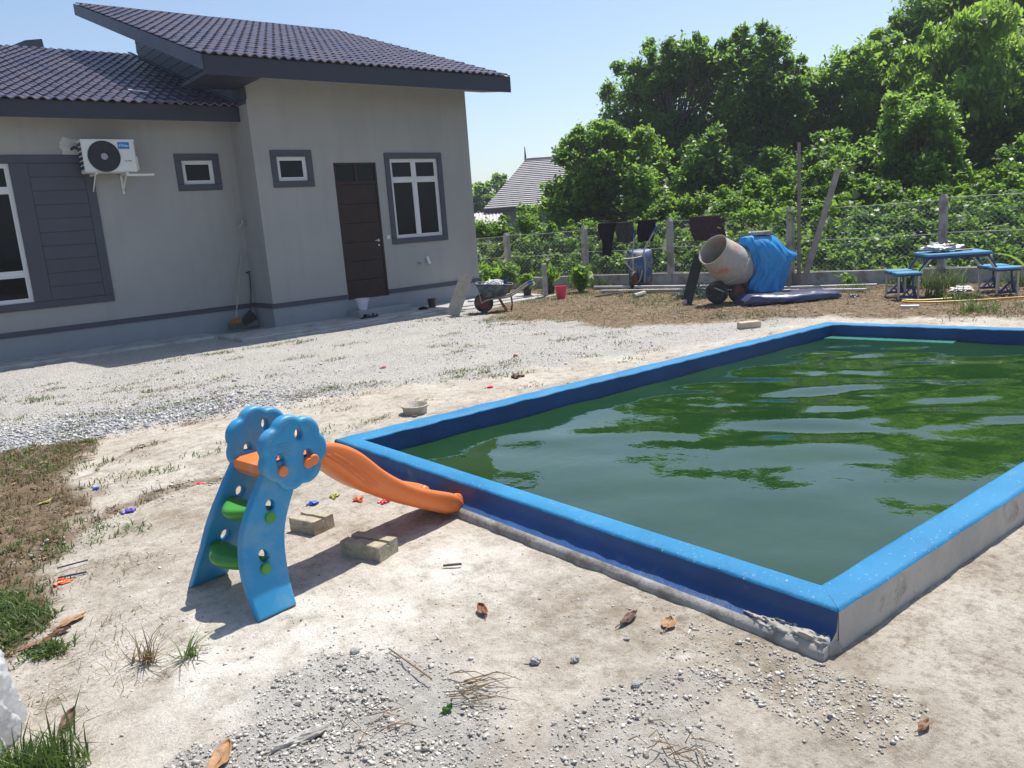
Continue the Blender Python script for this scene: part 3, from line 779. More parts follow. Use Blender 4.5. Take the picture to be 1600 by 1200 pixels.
# dark panel of boards beside the left window, with its frame
PX0, PX1, PZ0, PZ1 = 2.34, 3.10, 0.90, 2.93
fr = MB(); y2, y3 = HYL - .03, HYL + .012
fr.bbox((0.42, y2, 0.76), (3.23, y3, LW[2])).bbox((0.42, y2, LW[3]), (3.23, y3, 3.07)).bbox((LW[1], y2, LW[2]), (PX0, y3, LW[3])).bbox((PX1, y2, LW[2]), (3.23, y3, LW[3])).bbox((.42, y2, LW[2]), (LW[0], y3, LW[3]))
fr.build('panel_frame', 'trim', **H)
bd = MB(); nb = 10; hgt = (LW[3] - LW[2]) / nb
pan = MB().box((PX0, HYL - .004, LW[2]), (PX1, HYL - .002, LW[3])).build('board_panel', 'trim', **H)
for i in range(nb):
    q = MB(); z0 = LW[2] + i * hgt
    q.prism([(HYL - .005, z0 + .004), (HYL - .020, z0 + .006), (HYL - .013, z0 + hgt - .005), (HYL - .005, z0 + hgt - .004)], 0, PX0 + .004, PX1 - .004)
    q.build('board', 'shutter', pan, world=True)
# door
d0 = MB(); fw = 0.04; ty = 2.47
d0.bbox((DR[0], HYR - .004, DR[2]), (DR[0] + fw, HYR + .08, DR[3])).bbox((DR[1] - fw, HYR - .004, DR[2]), (DR[1], HYR + .08, DR[3])).bbox((DR[0] + fw, HYR - .004, DR[3] - fw), (DR[1] - fw, HYR + .08, DR[3])).bbox((DR[0] + fw, HYR - .004, ty - .03), (DR[1] - fw, HYR + .08, ty + .03)).bbox((7.435, HYR - .002, ty + .03), (7.485, HYR + .08, DR[3] - fw))
door = d0.build('door', 'door', **H)
leaf = MB(); npl = 6; x0, x1 = DR[0] + fw, DR[1] - fw
ph = (ty - .03 - DR[2]) / npl
for i in range(npl):
    pn = MB(); pn.bbox((x0, HYR + .018, DR[2] + i * ph + .002), (x1, HYR + .06, DR[2] + (i + 1) * ph - .002), .005)
    pn.build('panel', 'door', door, world=True)
for a_, b_ in ((x0, 7.435), (7.485, x1)):
    MB().box((a_, HYR + .03, ty + .03), (b_, HYR + .036, DR[3] - fw)).build('pane', 'glass', door, world=True)
hd = MB().tube([(7.80, HYR + .02, 1.40), (7.80, HYR - .035, 1.40), (7.70, HYR - .04, 1.40)], .010, 8)
hd.bbox((7.785, HYR + .010, 1.37), (7.815, HYR + .02, 1.43)).lathe([(0, 0), (.02, 0), (.02, .01), (0, .01)], 10, Matrix.Translation((7.80, HYR + .018, 1.31)) @ Matrix.Rotation(R_(90), 4, 'X'))
hd.build('handle', 'steel', door, smooth=True, world=True)
# wall fittings
MB().bbox((7.985, HYR - .012, 1.41), (8.05, HYR - .001, 1.48), .003).build('switch_plate', 'white_pl', **H)
MB().tube([(8.66, HYR + .02, 0.90), (8.62, HYR - .15, 0.875)], .022, 10).build('pipe_stub', 'pipe_metal', smooth=True, **H)
MB().tube([(8.84, HYR + .03, 1.0), (8.84, HYR - .03, 1.0), (8.86, HYR - .06, 0.86)], [.02, .032, .036], 10).build('waste_pipe', 'white_pl', smooth=True, **H)
tp = MB().tube([(HX + .01, 14.0, 1.87), (HX - .09, 14.0, 1.87), (HX - .15, 14.0, 1.80)], .016, 8).tube([(HX - .08, 14.0, 1.87), (HX - .08, 14.0, 1.93)], .012, 8).tube([(HX - .12, 14.0, 1.93), (HX - .04, 14.0, 1.93)], .009, 6)
tp.lathe([(0, 0), (.045, 0), (.045, .012), (0, .012)], 12, Matrix.Translation((HX - .001, 14.0, 1.87)) @ Matrix.Rotation(R_(-90), 4, 'Y'))
tp.build('wall_tap', 'steel', smooth=True, **H)
def patch(u, v):
    an = u * 2 * math.pi; r = v * (0.165 + 0.022 * math.sin(3 * an + 1) + 0.012 * math.sin(7 * an) + .008 * math.sin(13 * an))
    return (2.985 + r * math.cos(an), HYL - 0.003 - 0.02 * (1 - v * v), 3.16 + r * 1.05 * math.sin(an))
MB().grid(patch, 40, 5).build('mortar_patch', 'plaster', smooth=True, **H)
# step at the door
MB().bbox((6.98, 12.86, 0.0), (8.10, HYR - .013, 0.17), .012).build('step', 'plinth', **H)

# roofs ------------------------------------------------------------
TW, TE = 0.315, 0.352          # tile width and exposure
def tile_profile(n=12):
    pts = []
    for i in range(n + 1):
        u = i / n; ph = (u * 2) % 1.0
        z = 0.030 * (math.sin(math.pi * min(1, ph / 0.62)) if ph < 0.62 else -0.25 * math.sin(math.pi * (ph - .62) / .38))
        if i == n: z = 0.0
        pts.append((u * TW, z))
    return pts
def tile_arrays():
    pr = tile_profile(); n = len(pr); L = TE + 0.04
    v = []
    for (x, z) in pr: v.append((x, 0, z + 0.030))        # front top
    for (x, z) in pr: v.append((x, L, z + 0.006))        # back top
    for (x, z) in pr: v.append((x, 0.0, z + 0.010))      # front lip
    f = [(i, i + 1, n + i + 1, n + i) for i in range(n - 1)] + [(2 * n + i, 2 * n + i + 1, i + 1, i) for i in range(n - 1)]
    return np.array(v), np.array(f)
TV, TF = tile_arrays()
tile_me = bpy.data.meshes.new('tile'); tile_me.from_pydata(TV.tolist(), [], TF.tolist()); tile_me.update()
tile_me.polygons.foreach_set('use_smooth', [True] * len(tile_me.polygons))
tile_me.set_sharp_from_angle(angle=R_(50)); tile_me.materials.append(MT['tile'])
pitch = math.atan(0.343)
def roof_tiles(parent, x0, x1, y0, z0, slope_len, single):
    """first rows as single tiles, the rest joined"""
    rows = int(slope_len / TE); cols = int(round((x1 - x0) / TW))
    inv = MW[parent.name].inverted()
    V, Fs, T = [], [], []
    rot = Matrix.Rotation(pitch, 4, 'X'); cnt = 0
    for r in range(rows):
        for c in range(cols):
            s = r * TE
            jx, jz = random.uniform(-.002, .002), random.uniform(-.003, .003)
            m = Matrix.Translation((x0 + c * TW + jx, y0 + s * math.cos(pitch), z0 + s * math.sin(pitch) + jz)) @ rot @ Matrix.Rotation(random.uniform(-.006, .006), 4, 'Z')
            if single(r, c):
                o = bpy.data.objects.new('tile', tile_me); linkobj(o, parent)
                mm = inv @ m
                o.matrix_local = mm; cnt += 1
            else:
                A = np.array(inv @ m)
                k = sum(len(q) for q in V)
                V.append(TV @ A[:3, :3].T + A[:3, 3]); Fs.append(TF + k); T.append(np.full(len(TV), random.random()))
    if V:
        o = arrays_mesh('roof_tiles', np.concatenate(V), np.concatenate(Fs), 'tile', np.concatenate(T), parent, smooth=True)
        o.data.set_sharp_from_angle(angle=R_(50)); stuff(o)
    return cnt
SLOPE_R = (19.25 - 12.40) / math.cos(pitch)
SLOPE_L = (19.30 - 13.62) / math.cos(pitch)
XR0, XR1 = 4.56, 10.62
# right wing roof: deck, fascia, barge boards, soffits
def slab(x0, x1, y0, y1, fn, dz0, dz1):
    return MB().add([(x0, y0, fn(y0) + dz0), (x1, y0, fn(y0) + dz0), (x1, y1, fn(y1) + dz0), (x0, y1, fn(y1) + dz0), (x0, y0, fn(y0) + dz1), (x1, y0, fn(y0) + dz1), (x1, y1, fn(y1) + dz1), (x0, y1, fn(y1) + dz1)],
                    [(0, 3, 2, 1), (4, 5, 6, 7), (0, 1, 5, 4), (1, 2, 6, 5), (2, 3, 7, 6), (3, 0, 4, 7)])
rr_ = slab(XR0 + .03, XR1 - .03, 12.44, 19.25, roof_r, -.05, -.015).build('roof', 'fascia', **H)
MB().box((XR0 + .05, 12.40, 4.045), (XR1 - .05, 12.428, 4.325)).build('fascia', 'fascia', rr_, world=True)
MB().add([(HX - .05, 12.43, 4.06), (XR1 - .05, 12.43, 4.06), (XR1 - .05, HYR, 4.19), (HX - .05, HYR, 4.19)], [(0, 1, 2, 3)]).build('soffit', 'wall', rr_, world=True)
for xa in (XR0 + .022, XR1 - .05):
    slab(xa, xa + .028, 12.43, 19.27, roof_r, -.235, -.012).build('barge_board', 'barge', rr_, world=True)
# dark horizontal boards cladding the side wall above the lower roof
for i in range(16):
    z0 = 3.80 + i * .17; z1 = z0 + .163
    def ybnd(z, up): return (z + .215 - 4.34) / .342 + 12.40 if up else (z - 3.86) / .344 + 13.65
    ya0, ya1 = max(13.30, ybnd(z0, 1)), max(13.30, ybnd(z1, 1))
    yb0, yb1 = min(18.72, max(13.32, ybnd(z0, 0) + .1)), min(18.72, max(13.32, ybnd(z1, 0) + .1))
    if ya1 >= 18.7 or yb0 - ya0 < .05: continue
    x_ = HX - .022
    MB().add([(x_, ya0, z0), (x_, yb0, z0), (x_ + .006, yb1, z1), (x_ + .006, ya1, z1), (HX - .002, ya0, z0), (HX - .002, yb0, z0)], [(0, 1, 2, 3), (0, 4, 5, 1)]).build('cladding_board', 'barge', rr_, world=True)
rr_single = roof_tiles(rr_, XR0, XR1, 12.37, 4.325, SLOPE_R + .02, lambda r, c: r < 8)
# left wing roof
rl_ = slab(-5.0, HX - .002, 13.66, 19.3, roof_l, -.06, -.02).build('roof', 'fascia', **H)
slab(-5.0, 10.0, 19.3, 24.0, lambda y: roof_l(19.3) - .344 * (y - 19.3), -.06, -.0).build('rear_slope', 'tile', rl_, world=True)
MB().box((-5.0, 13.655, 3.555), (HX - .004, 13.68, 3.80)).build('fascia', 'fascia', rl_, world=True)
MB().add([(-5, 13.68, 3.57), (HX - .004, 13.68, 3.57), (HX - .004, HYL, 3.62), (-5, HYL, 3.62)], [(0, 1, 2, 3)]).build('soffit', 'wall', rl_, world=True)
xl0 = HX - TW * 34 - .004
roof_tiles(rl_, xl0, HX - .004, 13.61, 3.79, SLOPE_L + .06, lambda r, c: r < 12 and c >= 22)
slab(HX - .06, HX - .005, 13.7, 19.2, roof_l, .045, .075).build('flashing', 'barge', rl_, world=True)
# boxed end of the fascia against the right wing and a raised fin at the ridge behind
MB().bbox((XR0 + .06, 12.44, 4.05), (HX - .051, HYR + .25, 4.10), .004).bbox((HX - .10, HYR - .05, 3.86), (HX - .003, HYR + .30, 4.049), .006).build('boxed_eave', 'fascia', rr_, world=True)
MB().prism([(3.22, 5.74), (3.95, 5.74), (3.93, 5.98), (3.62, 5.93)], 1, 19.5, 19.56).build('ridge_end', 'barge', rl_, world=True)
MB().tube([(4.05, 14.46, 4.14), (4.32, 14.30, 4.09)], .012, 6).build('loose_batten', 'print', rl_, world=True)

# apron slab round the house
ap = MB()
ap.bbox((-5.0, 13.33, -.08), (4.55, HYL - .013, 0.045), .015).bbox((4.551, 12.30, -.08), (10.95, HYR - .013, 0.048), .015).bbox((10.13, HYR - .012, -.08), (10.95, 19, 0.046), .015)
struct(ap.build('apron', 'apron'))
# second lower slab edge catching the sun in front of the doorway and broken drain edging
dr = MB().bbox((5.0, 12.02, -.05), (6.35, 12.30, 0.022), .01).bbox((6.36, 12.05, -.05), (8.7, 12.295, 0.018), .01).bbox((8.72, 12.0, -.05), (11.2, 12.29, .02), .01)
struct(dr.build('drain_edge', 'apron'))

# ------------------------------------------------------------------ air conditioner on the wall
ac = thing('air_conditioner', 'white outdoor air conditioning unit bracketed under the left eave', 'air conditioner', (3.43, 13.9, 2.75))
A = dict(parent=ac, world=True)
ax0, ax1, ay0, ay1, az0, az1 = 3.045, 3.815, 13.76, 14.05, 2.765, 3.26
MB().bbox((ax0, ay0, az0), (ax1, ay1, az1), .018).build('casing', 'white_pl', smooth=30, **A)
MB().bbox((ax0 - .004, ay0 - .004, az1 - .03), (ax1 + .004, ay1 + .004, az1 + .006), .008).build('lid', 'white_pl', **A)
RX = Matrix.Rotation(R_(90), 4, 'X')
fc = (3.345, ay0, 3.005)
fm = Matrix.Translation(fc) @ RX
fg = MB().lathe([(.235, 0), (.235, .012), (.222, .016), (.218, .004), (0.0, .004)], 40, fm).build('fan_shroud', 'grille', smooth=True, **A)
for i in range(7):
    r = .062 + .024 * i
    ring = MB().tube([(fc[0] + r * math.cos(t), ay0 - .014, fc[2] + r * math.sin(t)) for t in np.linspace(0, 2 * math.pi, 33)], .003, 5, caps=False)
    ring.build('grille_ring', 'grille', fg, world=True)
sp = MB()
for k in range(10):
    t = k * math.pi / 5; sp.tube([(fc[0] + .05 * math.cos(t), ay0 - .014, fc[2] + .05 * math.sin(t)), (fc[0] + .22 * math.cos(t + .35), ay0 - .014, fc[2] + .22 * math.sin(t + .35))], .003, 5)
sp.build('grille_spokes', 'grille', fg, world=True)
MB().lathe([(.05, 0), (.05, .02), (.043, .025), (0, .025)], 24, fm).build('hub', pm('hub_grey', (0.30, 0.31, 0.34), .5, .05), fg, smooth=True, world=True)
lb = MB().bbox((3.565, ay0 - .0035, 3.118), (3.735, ay0 - .0005, 3.222), .001).build('badge', 'label', **A)
def text_mesh(body, size, loc, rot, mat, name, parent, shear=0.0, depth=0.0006, sx=1.0):
    cu = bpy.data.curves.new(name, 'FONT'); cu.body = body; cu.size = size; cu.extrude = depth; cu.shear = shear; cu.align_x = 'CENTER'; cu.align_y = 'CENTER'
    t = bpy.data.objects.new('tmp', cu); COL.objects.link(t)
    dg = bpy.context.evaluated_depsgraph_get()
    me = bpy.data.meshes.new_from_object(t.evaluated_get(dg)); bpy.data.objects.remove(t)
    o = bpy.data.objects.new(name, me); me.materials.clear(); me.materials.append(MT[mat])
    me.transform(MW[parent.name].inverted() @ Matrix.Translation(loc) @ rot @ Matrix.Diagonal((sx, 1, 1, 1)))
    linkobj(o, parent); MW[o.name] = MW[parent.name]
    return o
text_mesh('Midea', .048, (3.665, ay0 - .0045, 3.168), RX, 'print', 'lettering', lb, .12)
sw = MB().tube([(3.632 + .045 * math.cos(t), ay0 - .0045, 3.165 + .030 * math.sin(t)) for t in np.linspace(1.9, 3.9, 9)], [.001, .002, .003, .004, .004, .004, .003, .002, .001], 5)
sw.build('swoosh', 'print', lb, world=True)
mk = MB().tube([(3.632, ay0 - .001, 2.920), (3.668, ay0 - .001, 2.952)], .0022, 4).tube([(3.632, ay0 - .001, 2.952), (3.672, ay0 - .001, 2.918)], .0028, 4)
for i in range(4): mk.box((3.676 + i * .016, ay0 - .0022, 2.930), (3.689 + i * .016, ay0 - .0006, 2.944))
mk.build('faint_mark', 'printg', **A)
lv = MB()
for i in range(6):
    for j in range(3):
        lv.box((ax0 - .004, ay0 + .02 + j * .085, 2.82 + i * .07), (ax0 + .002, ay0 + .09 + j * .085, 2.868 + i * .07))
lv.build('side_vent', 'grille', **A)
MB().bbox((ax1 + .001, 13.86, 2.80), (ax1 + .05, 14.03, 3.02), .012).build('valve_cover', 'white_pl', **A)
for x in (3.17, 3.62):
    b = MB().bbox((x, 13.72, 2.735), (x + .035, HYL - .002, 2.764), .003).bbox((x, HYL - .022, 2.45), (x + .035, HYL - .001, 2.764), .003)
    b.tube([(x + .017, 13.80, 2.738), (x + .017, HYL - .02, 2.50)], .011, 6)
    b.build('bracket', 'white_pl', **A)
MB().bbox((3.62, 13.73, 2.700), (4.04, 13.765, 2.735), .004).build('spare_bracket_arm', 'white_pl', **A).rotation_euler = (0, 0, 0)
MB().tube([(ax0 + .02, 13.98, 3.14), (2.99, 14.0, 3.17), (2.98, HYL + .02, 3.15)], .022, 8).build('refrigerant_pipe', 'black_pl', smooth=True, **A)

# ------------------------------------------------------------------ toddler slide
slide = thing('toddler_slide', 'blue plastic toddler slide with flower side panels and orange chute', 'slide', (1.10, 3.375, 0.0), R_(9))
def curve_panel(outer, holes, thick, bev):
    cu = bpy.data.curves.new('tmp', 'CURVE'); cu.dimensions = '2D'; cu.fill_mode = 'BOTH'; cu.extrude = thick / 2 - bev; cu.bevel_depth = bev; cu.bevel_resolution = 3; cu.offset = -bev
    for poly in [outer] + holes:
        s = cu.splines.new('POLY'); s.points.add(len(poly) - 1)
        for p, q in zip(s.points, poly): p.co = (q[0], q[1], 0, 1)
        s.use_cyclic_u = True
    t = bpy.data.objects.new('tmp', cu); COL.objects.link(t)
    me = bpy.data.meshes.new_from_object(t.evaluated_get(bpy.context.evaluated_depsgraph_get())); bpy.data.objects.remove(t)
    me.transform(Matrix.Rotation(R_(90), 4, 'X'))        # (u, z) plane
    return me
def ell(c, rx, rz, n=24): return [(c[0] + rx * math.cos(2 * math.pi * i / n), c[1] + rz * math.sin(2 * math.pi * i / n)) for i in range(n)]
FC = (0.208, 0.637)
flower = [(FC[0] + (0.148 + 0.021 * abs(math.cos(3.5 * t + 0.3)) ** .75) * math.cos(t), FC[1] + (0.148 + 0.021 * abs(math.cos(3.5 * t + 0.3)) ** .75) * math.sin(t)) for t in np.linspace(0, 2 * math.pi, 112, endpoint=False)]
inner_fl = [(FC[0] + (0.112 + 0.016 * abs(math.cos(3.5 * t + 0.3)) ** .75) * math.cos(t), FC[1] + (0.112 + 0.016 * abs(math.cos(3.5 * t + 0.3)) ** .75) * math.sin(t)) for t in np.linspace(0, 2 * math.pi, 112)]
zl = np.linspace(0, 0.62, 40)
lu = np.interp(zl, [0, .1, .2, .338, .45, .545, .62], [-.116, -.122, -.120, -.090, -.036, .032, .085])
zr = np.linspace(0, 0.60, 40)
ru = np.interp(zr, [0, .104, .267, .37, .468, .60], [.068, .075, .103, .138, .188, .262])
sm = lambda a: np.convolve(np.pad(a, 3, mode='edge'), np.ones(7) / 7, 'valid')
lu[1:-1] = sm(lu)[1:-1]; ru[1:-1] = sm(ru)[1:-1]
leg_poly = [(float(u), float(z)) for u, z in zip(ru, zr)] + [(float(u), float(z)) for u, z in zip(lu[::-1], zl[::-1])]
fl_holes = [ell((.238, .712), .017, .024), ell((.134, .617), .018, .026), ell((.270, .608), .018, .026)]
leg_holes = [ell((.065, .437), .020, .024), ell((-.009, .238), .020, .024)]
def flare(z, s=-1): return 0.19 + 0.10 * max(0.0, 1 - z / 0.36) ** 1.6 if s < 0 else 0.115 + 0.175 * max(0.0, 1 - z / 0.46) ** 1.5
UO = {-1: 0.0, 1: 0.035}
for s in (-1, 1):
    me = curve_panel(leg_poly, leg_holes, .042, .011)
    bm = bmesh.new(); bm.from_mesh(me)
    bmesh.ops.remove_doubles(bm, verts=bm.verts, dist=1e-5)
    for k in range(14):
        bmesh.ops.bisect_plane(bm, geom=bm.verts[:] + bm.edges[:] + bm.faces[:], plane_co=(0, 0, .02 + k * .04), plane_no=(0, 0, 1))
    for v in bm.verts:
        v.co.y += s * flare(v.co.z, s); v.co.x += UO[s] * min(1, v.co.z / .2)
    bmesh.ops.recalc_face_normals(bm, faces=bm.faces)
    bm.to_mesh(me); bm.free()
    me.polygons.foreach_set('use_smooth', [True] * len(me.polygons)); me.set_sharp_from_angle(angle=R_(45))
    me.materials.clear(); me.materials.append(MT['blue_pl'])
    lo = bpy.data.objects.new('leg_panel', me); linkobj(lo, slide); MW[lo.name] = MW[slide.name]
    me = curve_panel(flower, fl_holes, .060, .018)
    yf = .200 if s < 0 else .125
    for v in me.vertices: v.co.y += s * yf; v.co.x += UO[s]
    fix_normals(me)
    me.polygons.foreach_set('use_smooth', [True] * len(me.polygons)); me.set_sharp_from_angle(angle=R_(45))
    me.materials.clear(); me.materials.append(MT['blue_pl'])
    fo = bpy.data.objects.new('flower_panel', me); linkobj(fo, slide); MW[fo.name] = MW[slide.name]
    MB().tube([(p[0] + UO[s], s * (yf + .0275), p[1]) for p in inner_fl], .004, 6, caps=False).build('raised_rim', 'blue_pl', fo, smooth=True)
    RY = Matrix.Rotation(R_(90) * (1 if s < 0 else -1), 4, 'X')
    def plug(u, z, y, r, mat, par):
        MB().lathe([(r, -.02), (r, .004), (r * .8, .009), (0, .010)], 20, Matrix.Translation((u + UO[s], y, z)) @ RY).build('plug', mat, par, smooth=40)
    plug(.133, .573, s * (yf + .032), .023, 'orange_pl', fo)
    plug(.262, .575, s * (yf + .032), .024, 'orange_pl', fo); plug(.290, .582, s * (yf + .0325), .026, 'orange_pl', fo)
    for (u, z) in ((.054, .386), (-.017, .185)):
        plug(u, z, s * (flare(z, s) + .022), .026, 'green_pl', lo)
    if s < 0:      # worn embossed lines on the near flower
        em = MB()
        for k in range(5):
            em.tube([(.10 + .02 * (k % 2) + i * .009, s * .2305, .690 - k * .013 + .003 * math.sin(i * 1.7 + k)) for i in range(9)], .0016, 4)
        em.build('embossed_lines', 'blue_pl', fo)
def step(u0, z0, va, vb):
    mb = MB()
    def fn(a, b):
        v = va + (vb - va) * a
        t = b * 2 * math.pi
        bulge = 0.035 * math.cos(a * math.pi * 2 - math.pi) - 0.02 * (2 * a - 1) ** 2
        cu_, cz_ = 0.075 * math.cos(t), 0.036 * math.sin(t)
        return (u0 + cu_ - (bulge if math.cos(t) < 0 else 0), v, z0 + cz_ - 0.25 * cu_)
    mb.grid(fn, 28, 24)
    return mb
step(.050, .385, -.195, .130).build('step', 'green_pl', slide, smooth=True)
step(-.022, .185, -.235, .205).build('step', 'green_pl', slide, smooth=True)
# platform
MB().prism([(.085, .555), (.105, .525), (.36, .53), (.40, .575), (.36, .598), (.115, .600), (.092, .590)], 1, -.175, .110).build('platform', 'orange_pl', slide, smooth=30)
# chute
st_u = [.34, .40, .478, .571, .647, .72, .822, .927, 1.047, 1.14, 1.20, 1.235]
st_t = [.632, .628, .602, .546, .474, .395, .313, .246, .190, .152, .118, .070]
st_b = [.560, .505, .435, .345, .288, .242, .184, .128, .066, .020, .012, .030]
fine = np.linspace(0, len(st_u) - 1, 66)
def cr(a):
    a = np.array(a); k = np.arange(len(a)); y = np.interp(fine, k, a)
    return np.convolve(np.pad(y, 3, mode='edge'), np.ones(7) / 7, 'valid')
fu, ft, fb = cr(st_u), cr(st_t), cr(st_b)
mb = MB(); rows = []
for i, (u, t, b) in enumerate(zip(fu, ft, fb)):
    hgt = t - b
    wav = 0.010 * math.sin(max(0, (i - 30) / 35) * math.pi)
    fl_ = b + max(.018, hgt * .30)
    w = .185 + wav
    sec = [(-w * .70, b), (-w * .93, b + hgt * .18), (-w, b + hgt * .55), (-w, t - .022), (-w + .006, t - .007), (-w + .020, t), (-w + .036, t - .008), (-w + .044, t - .025), (-w + .056, fl_ + .02), (-w + .085, fl_ + .003), (0, fl_)]
    sec = sec + [(-p[0], p[1]) for p in reversed(sec[:-1])]
    # a slight tilt of the section along the path
    rows.append([(u + (.02 if v > 0 else 0), (v + .185) * .81 - .185, z) for v, z in sec])
W = len(rows[0])
mb.add([p for r in rows for p in r], [(i * W + j, (i + 1) * W + j, (i + 1) * W + (j + 1) % W, i * W + (j + 1) % W) for i in range(len(rows) - 1) for j in range(W)] + [tuple(range(W)), tuple(reversed(range((len(rows) - 1) * W, len(rows) * W)))])
ch = mb.build('chute', 'orange_pl', slide, smooth=55)
for q in range(3):      # flowing ridges on the near side
    rd = MB(); pts = []
    for i in range(2 + q * 3, 24 + q * 2, 2):
        f = 0.10 + 0.16 * q + 0.012 * i / 3 * (1.0 - .3 * q)
        pts.append((fu[i], -.187 + .012 * max(0, .3 - f) , fb[i] + (ft[i] - fb[i]) * max(.02, .5 - .017 * i + .14 * q)))
    rd.tube(pts, .0022, 5); rd.build('ridge', 'orange_pl', ch, smooth=True)
for s in (-1, 1):     # rolled ends of the rails
    MB().lathe([(0, -.022), (.030, -.022), (.040, -.010), (.042, .008), (.034, .018), (0, .020)], 18, Matrix.Translation((1.196, -.165 if s < 0 else .098, .075)) @ Matrix.Rotation(R_(90) * (1 if s < 0 else -1), 4, 'X') @ Matrix.Diagonal((1, 1.25, 1, 1))).build('rolled_end', 'orange_pl', ch, smooth=50)

# ------------------------------------------------------------------ cement blocks
def block(label, loc, rz, size, group=None):
    lx, ly, lz = size
    t = thing('cement_block', label, 'block', loc, rz, group)
    def rough(mb, amt=.004):
        out = []
        for p in mb.v:
            q = fbm(np.array([p[0] + loc[0]]), np.array([p[1] + p[2] * 1.7]), 30, 3, 61)[0] - .5
            out.append((p[0] + q * amt, p[1] + q * amt, p[2] + q * amt))
        mb.v = out; return mb
    g_ = 0.012
    prof = [(-ly / 2, 0), (ly / 2, 0), (ly / 2, lz - .004), (ly / 2 - .004, lz), (.012, lz), (.008, lz - .018), (-.008, lz - .018), (-.012, lz), (-ly / 2 + .004, lz), (-ly / 2, lz - .004)]
    mb = MB(); n = 14
    rows = [[(lx * (i / n - .5), p[0], p[1]) for p in prof] for i in range(n + 1)]
    Wn = len(prof)
    mb.add([p for r in rows for p in r], [(i * Wn + j, (i + 1) * Wn + j, (i + 1) * Wn + (j + 1) % Wn, i * Wn + (j + 1) % Wn) for i in range(n) for j in range(Wn)] + [tuple(range(Wn)), tuple(reversed(range(n * Wn, (n + 1) * Wn)))])
    rough(mb, .006).build('body', 'block', t)
    return t
block('grooved grey cement block under the chute, farther from the viewer', (1.667, 3.865, gh(1.66, 3.86)), R_(-72), (.19, .145, .075))
block('grooved grey cement block half in the shadow of the orange chute', (1.711, 3.318, gh(1.7, 3.31)), R_(-69), (.245, .14, .078))
t = thing('cement_block', 'small tan block lying by the far left edge of the pool', 'block', (8.75, 5.86, gh(8.75, 5.86)), R_(-30))
MB().bbox((-.14, -.06, 0), (.14, .06, .085), .008).build('body', 'wood_pale', t)

# mortar tub behind the pool wall
t = thing('mortar_tub', 'round beige tub crusted with mortar behind the pool edge', 'tub', (3.50, 5.66, gh(3.5, 5.66)))
MB().lathe([(.095, -.02), (.108, .058), (.120, .062), (.122, .074), (.114, .078), (.104, .066), (.08, .03), (0, .025)], 26, wob=lambda a, z: .02 * math.sin(3 * a)).build('shell', 'tub', t, smooth=40)
MB().lathe([(.085, .028), (.06, .040), (.03, .043), (0, .046)], 18, wob=lambda a, z: .2 * math.sin(2 * a + 1)).build('dried_mortar', 'conc', t)

# ------------------------------------------------------------------ fence
FP = [(11.10, 16.2), (11.904, 14.494), (12.725, 12.749), (13.383, 10.864), (13.505, 8.135), (14.351, 5.791), (15.15, 3.60), (15.95, 1.4)]
FH = [1.30, 1.32, 1.356, 1.40, 1.463, 1.495, 1.52, 1.55]
fence = thing('chain_link_fence', 'chain link fence on concrete posts and low plinth below the wood', 'fence', (13.4, 9.0, 0))
fk = dict(parent=fence, world=True)
for i, (p, h) in enumerate(zip(FP, FH)):
    a = .055
    mb = MB()
    mb.v = []; 
    q = [(p[0] - a, p[1] - a), (p[0] + a, p[1] - a), (p[0] + a, p[1] + a), (p[0] - a, p[1] + a)]
    zb, zt = -.1, h - .07
    mb.add([(x, y, zb) for x, y in q] + [(x, y, zt) for x, y in q] + [(p[0] + (x - p[0]) * .55, p[1] + (y - p[1]) * .55, h) for x, y in q],
           [(0, 1, 5, 4), (1, 2, 6, 5), (2, 3, 7, 6), (3, 0, 4, 7), (4, 5, 9, 8), (5, 6, 10, 9), (6, 7, 11, 10), (7, 4, 8, 11), (8, 9, 10, 11)])
    o = mb.build('post', 'conc_lt', **fk)
for i in range(len(FP) - 1):
    A0, B0 = Vector(FP[i]), Vector(FP[i + 1]); d = (B0 - A0); L = d.length; d.normalize(); nn = Vector((-d.y, d.x))
    # plinth slab between the posts
    a, b = A0 + d * .06, B0 - d * .06
    q = [a - nn * .04, b - nn * .04, b + nn * .04, a + nn * .04]
    MB().add([(p.x, p.y, -.1) for p in q] + [(p.x, p.y, .25) for p in q], [(0, 3, 2, 1), (4, 5, 6, 7), (0, 1, 5, 4), (1, 2, 6, 5), (2, 3, 7, 6), (3, 0, 4, 7)]).build('plinth_slab', 'conc_lt', **fk)
    # woven wire: two families of diagonal strands
    zb = .27; zt0, zt1 = FH[i] - .06, FH[i + 1] - .06
    mb = MB(); s = .092
    Hh = min(zt0, zt1) - zb
    for fam in (0, 1):
        k = -int(Hh / s) - 1
        while k * s < L:
            u0, u1 = k * s, k * s + Hh
            z0, z1 = zb, zb + Hh
            if u0 < 0.06: z0 += .06 - u0; u0 = .06
            if u1 > L - .06: z1 -= u1 - (L - .06); u1 = L - .06
            k += 1
            if u1 - u0 < .01: continue
            uu0, uu1 = (u0, u1) if fam == 0 else (L - u0, L - u1)
            off = .004 if fam else -.004
            p0 = A0 + d * uu0 + nn * off; p1 = A0 + d * uu1 + nn * off
            mb.tube([(p0.x, p0.y, z0), (p1.x, p1.y, z1)], .0022, 3, caps=False)
    mb.build('wire_mesh', 'wire', **fk)
    tw = MB()
    for zz in (zb, zb + Hh * .5, zb + Hh):
        p0 = A0 + d * .05 + nn * .008; p1 = B0 - d * .05 + nn * .008
        tw.tube([(p0.x, p0.y, zz), ((p0.x + p1.x) / 2, (p0.y + p1.y) / 2, zz - .015), (p1.x, p1.y, zz)], .004, 4)
    tw.build('line_wire', 'wire', **fk)

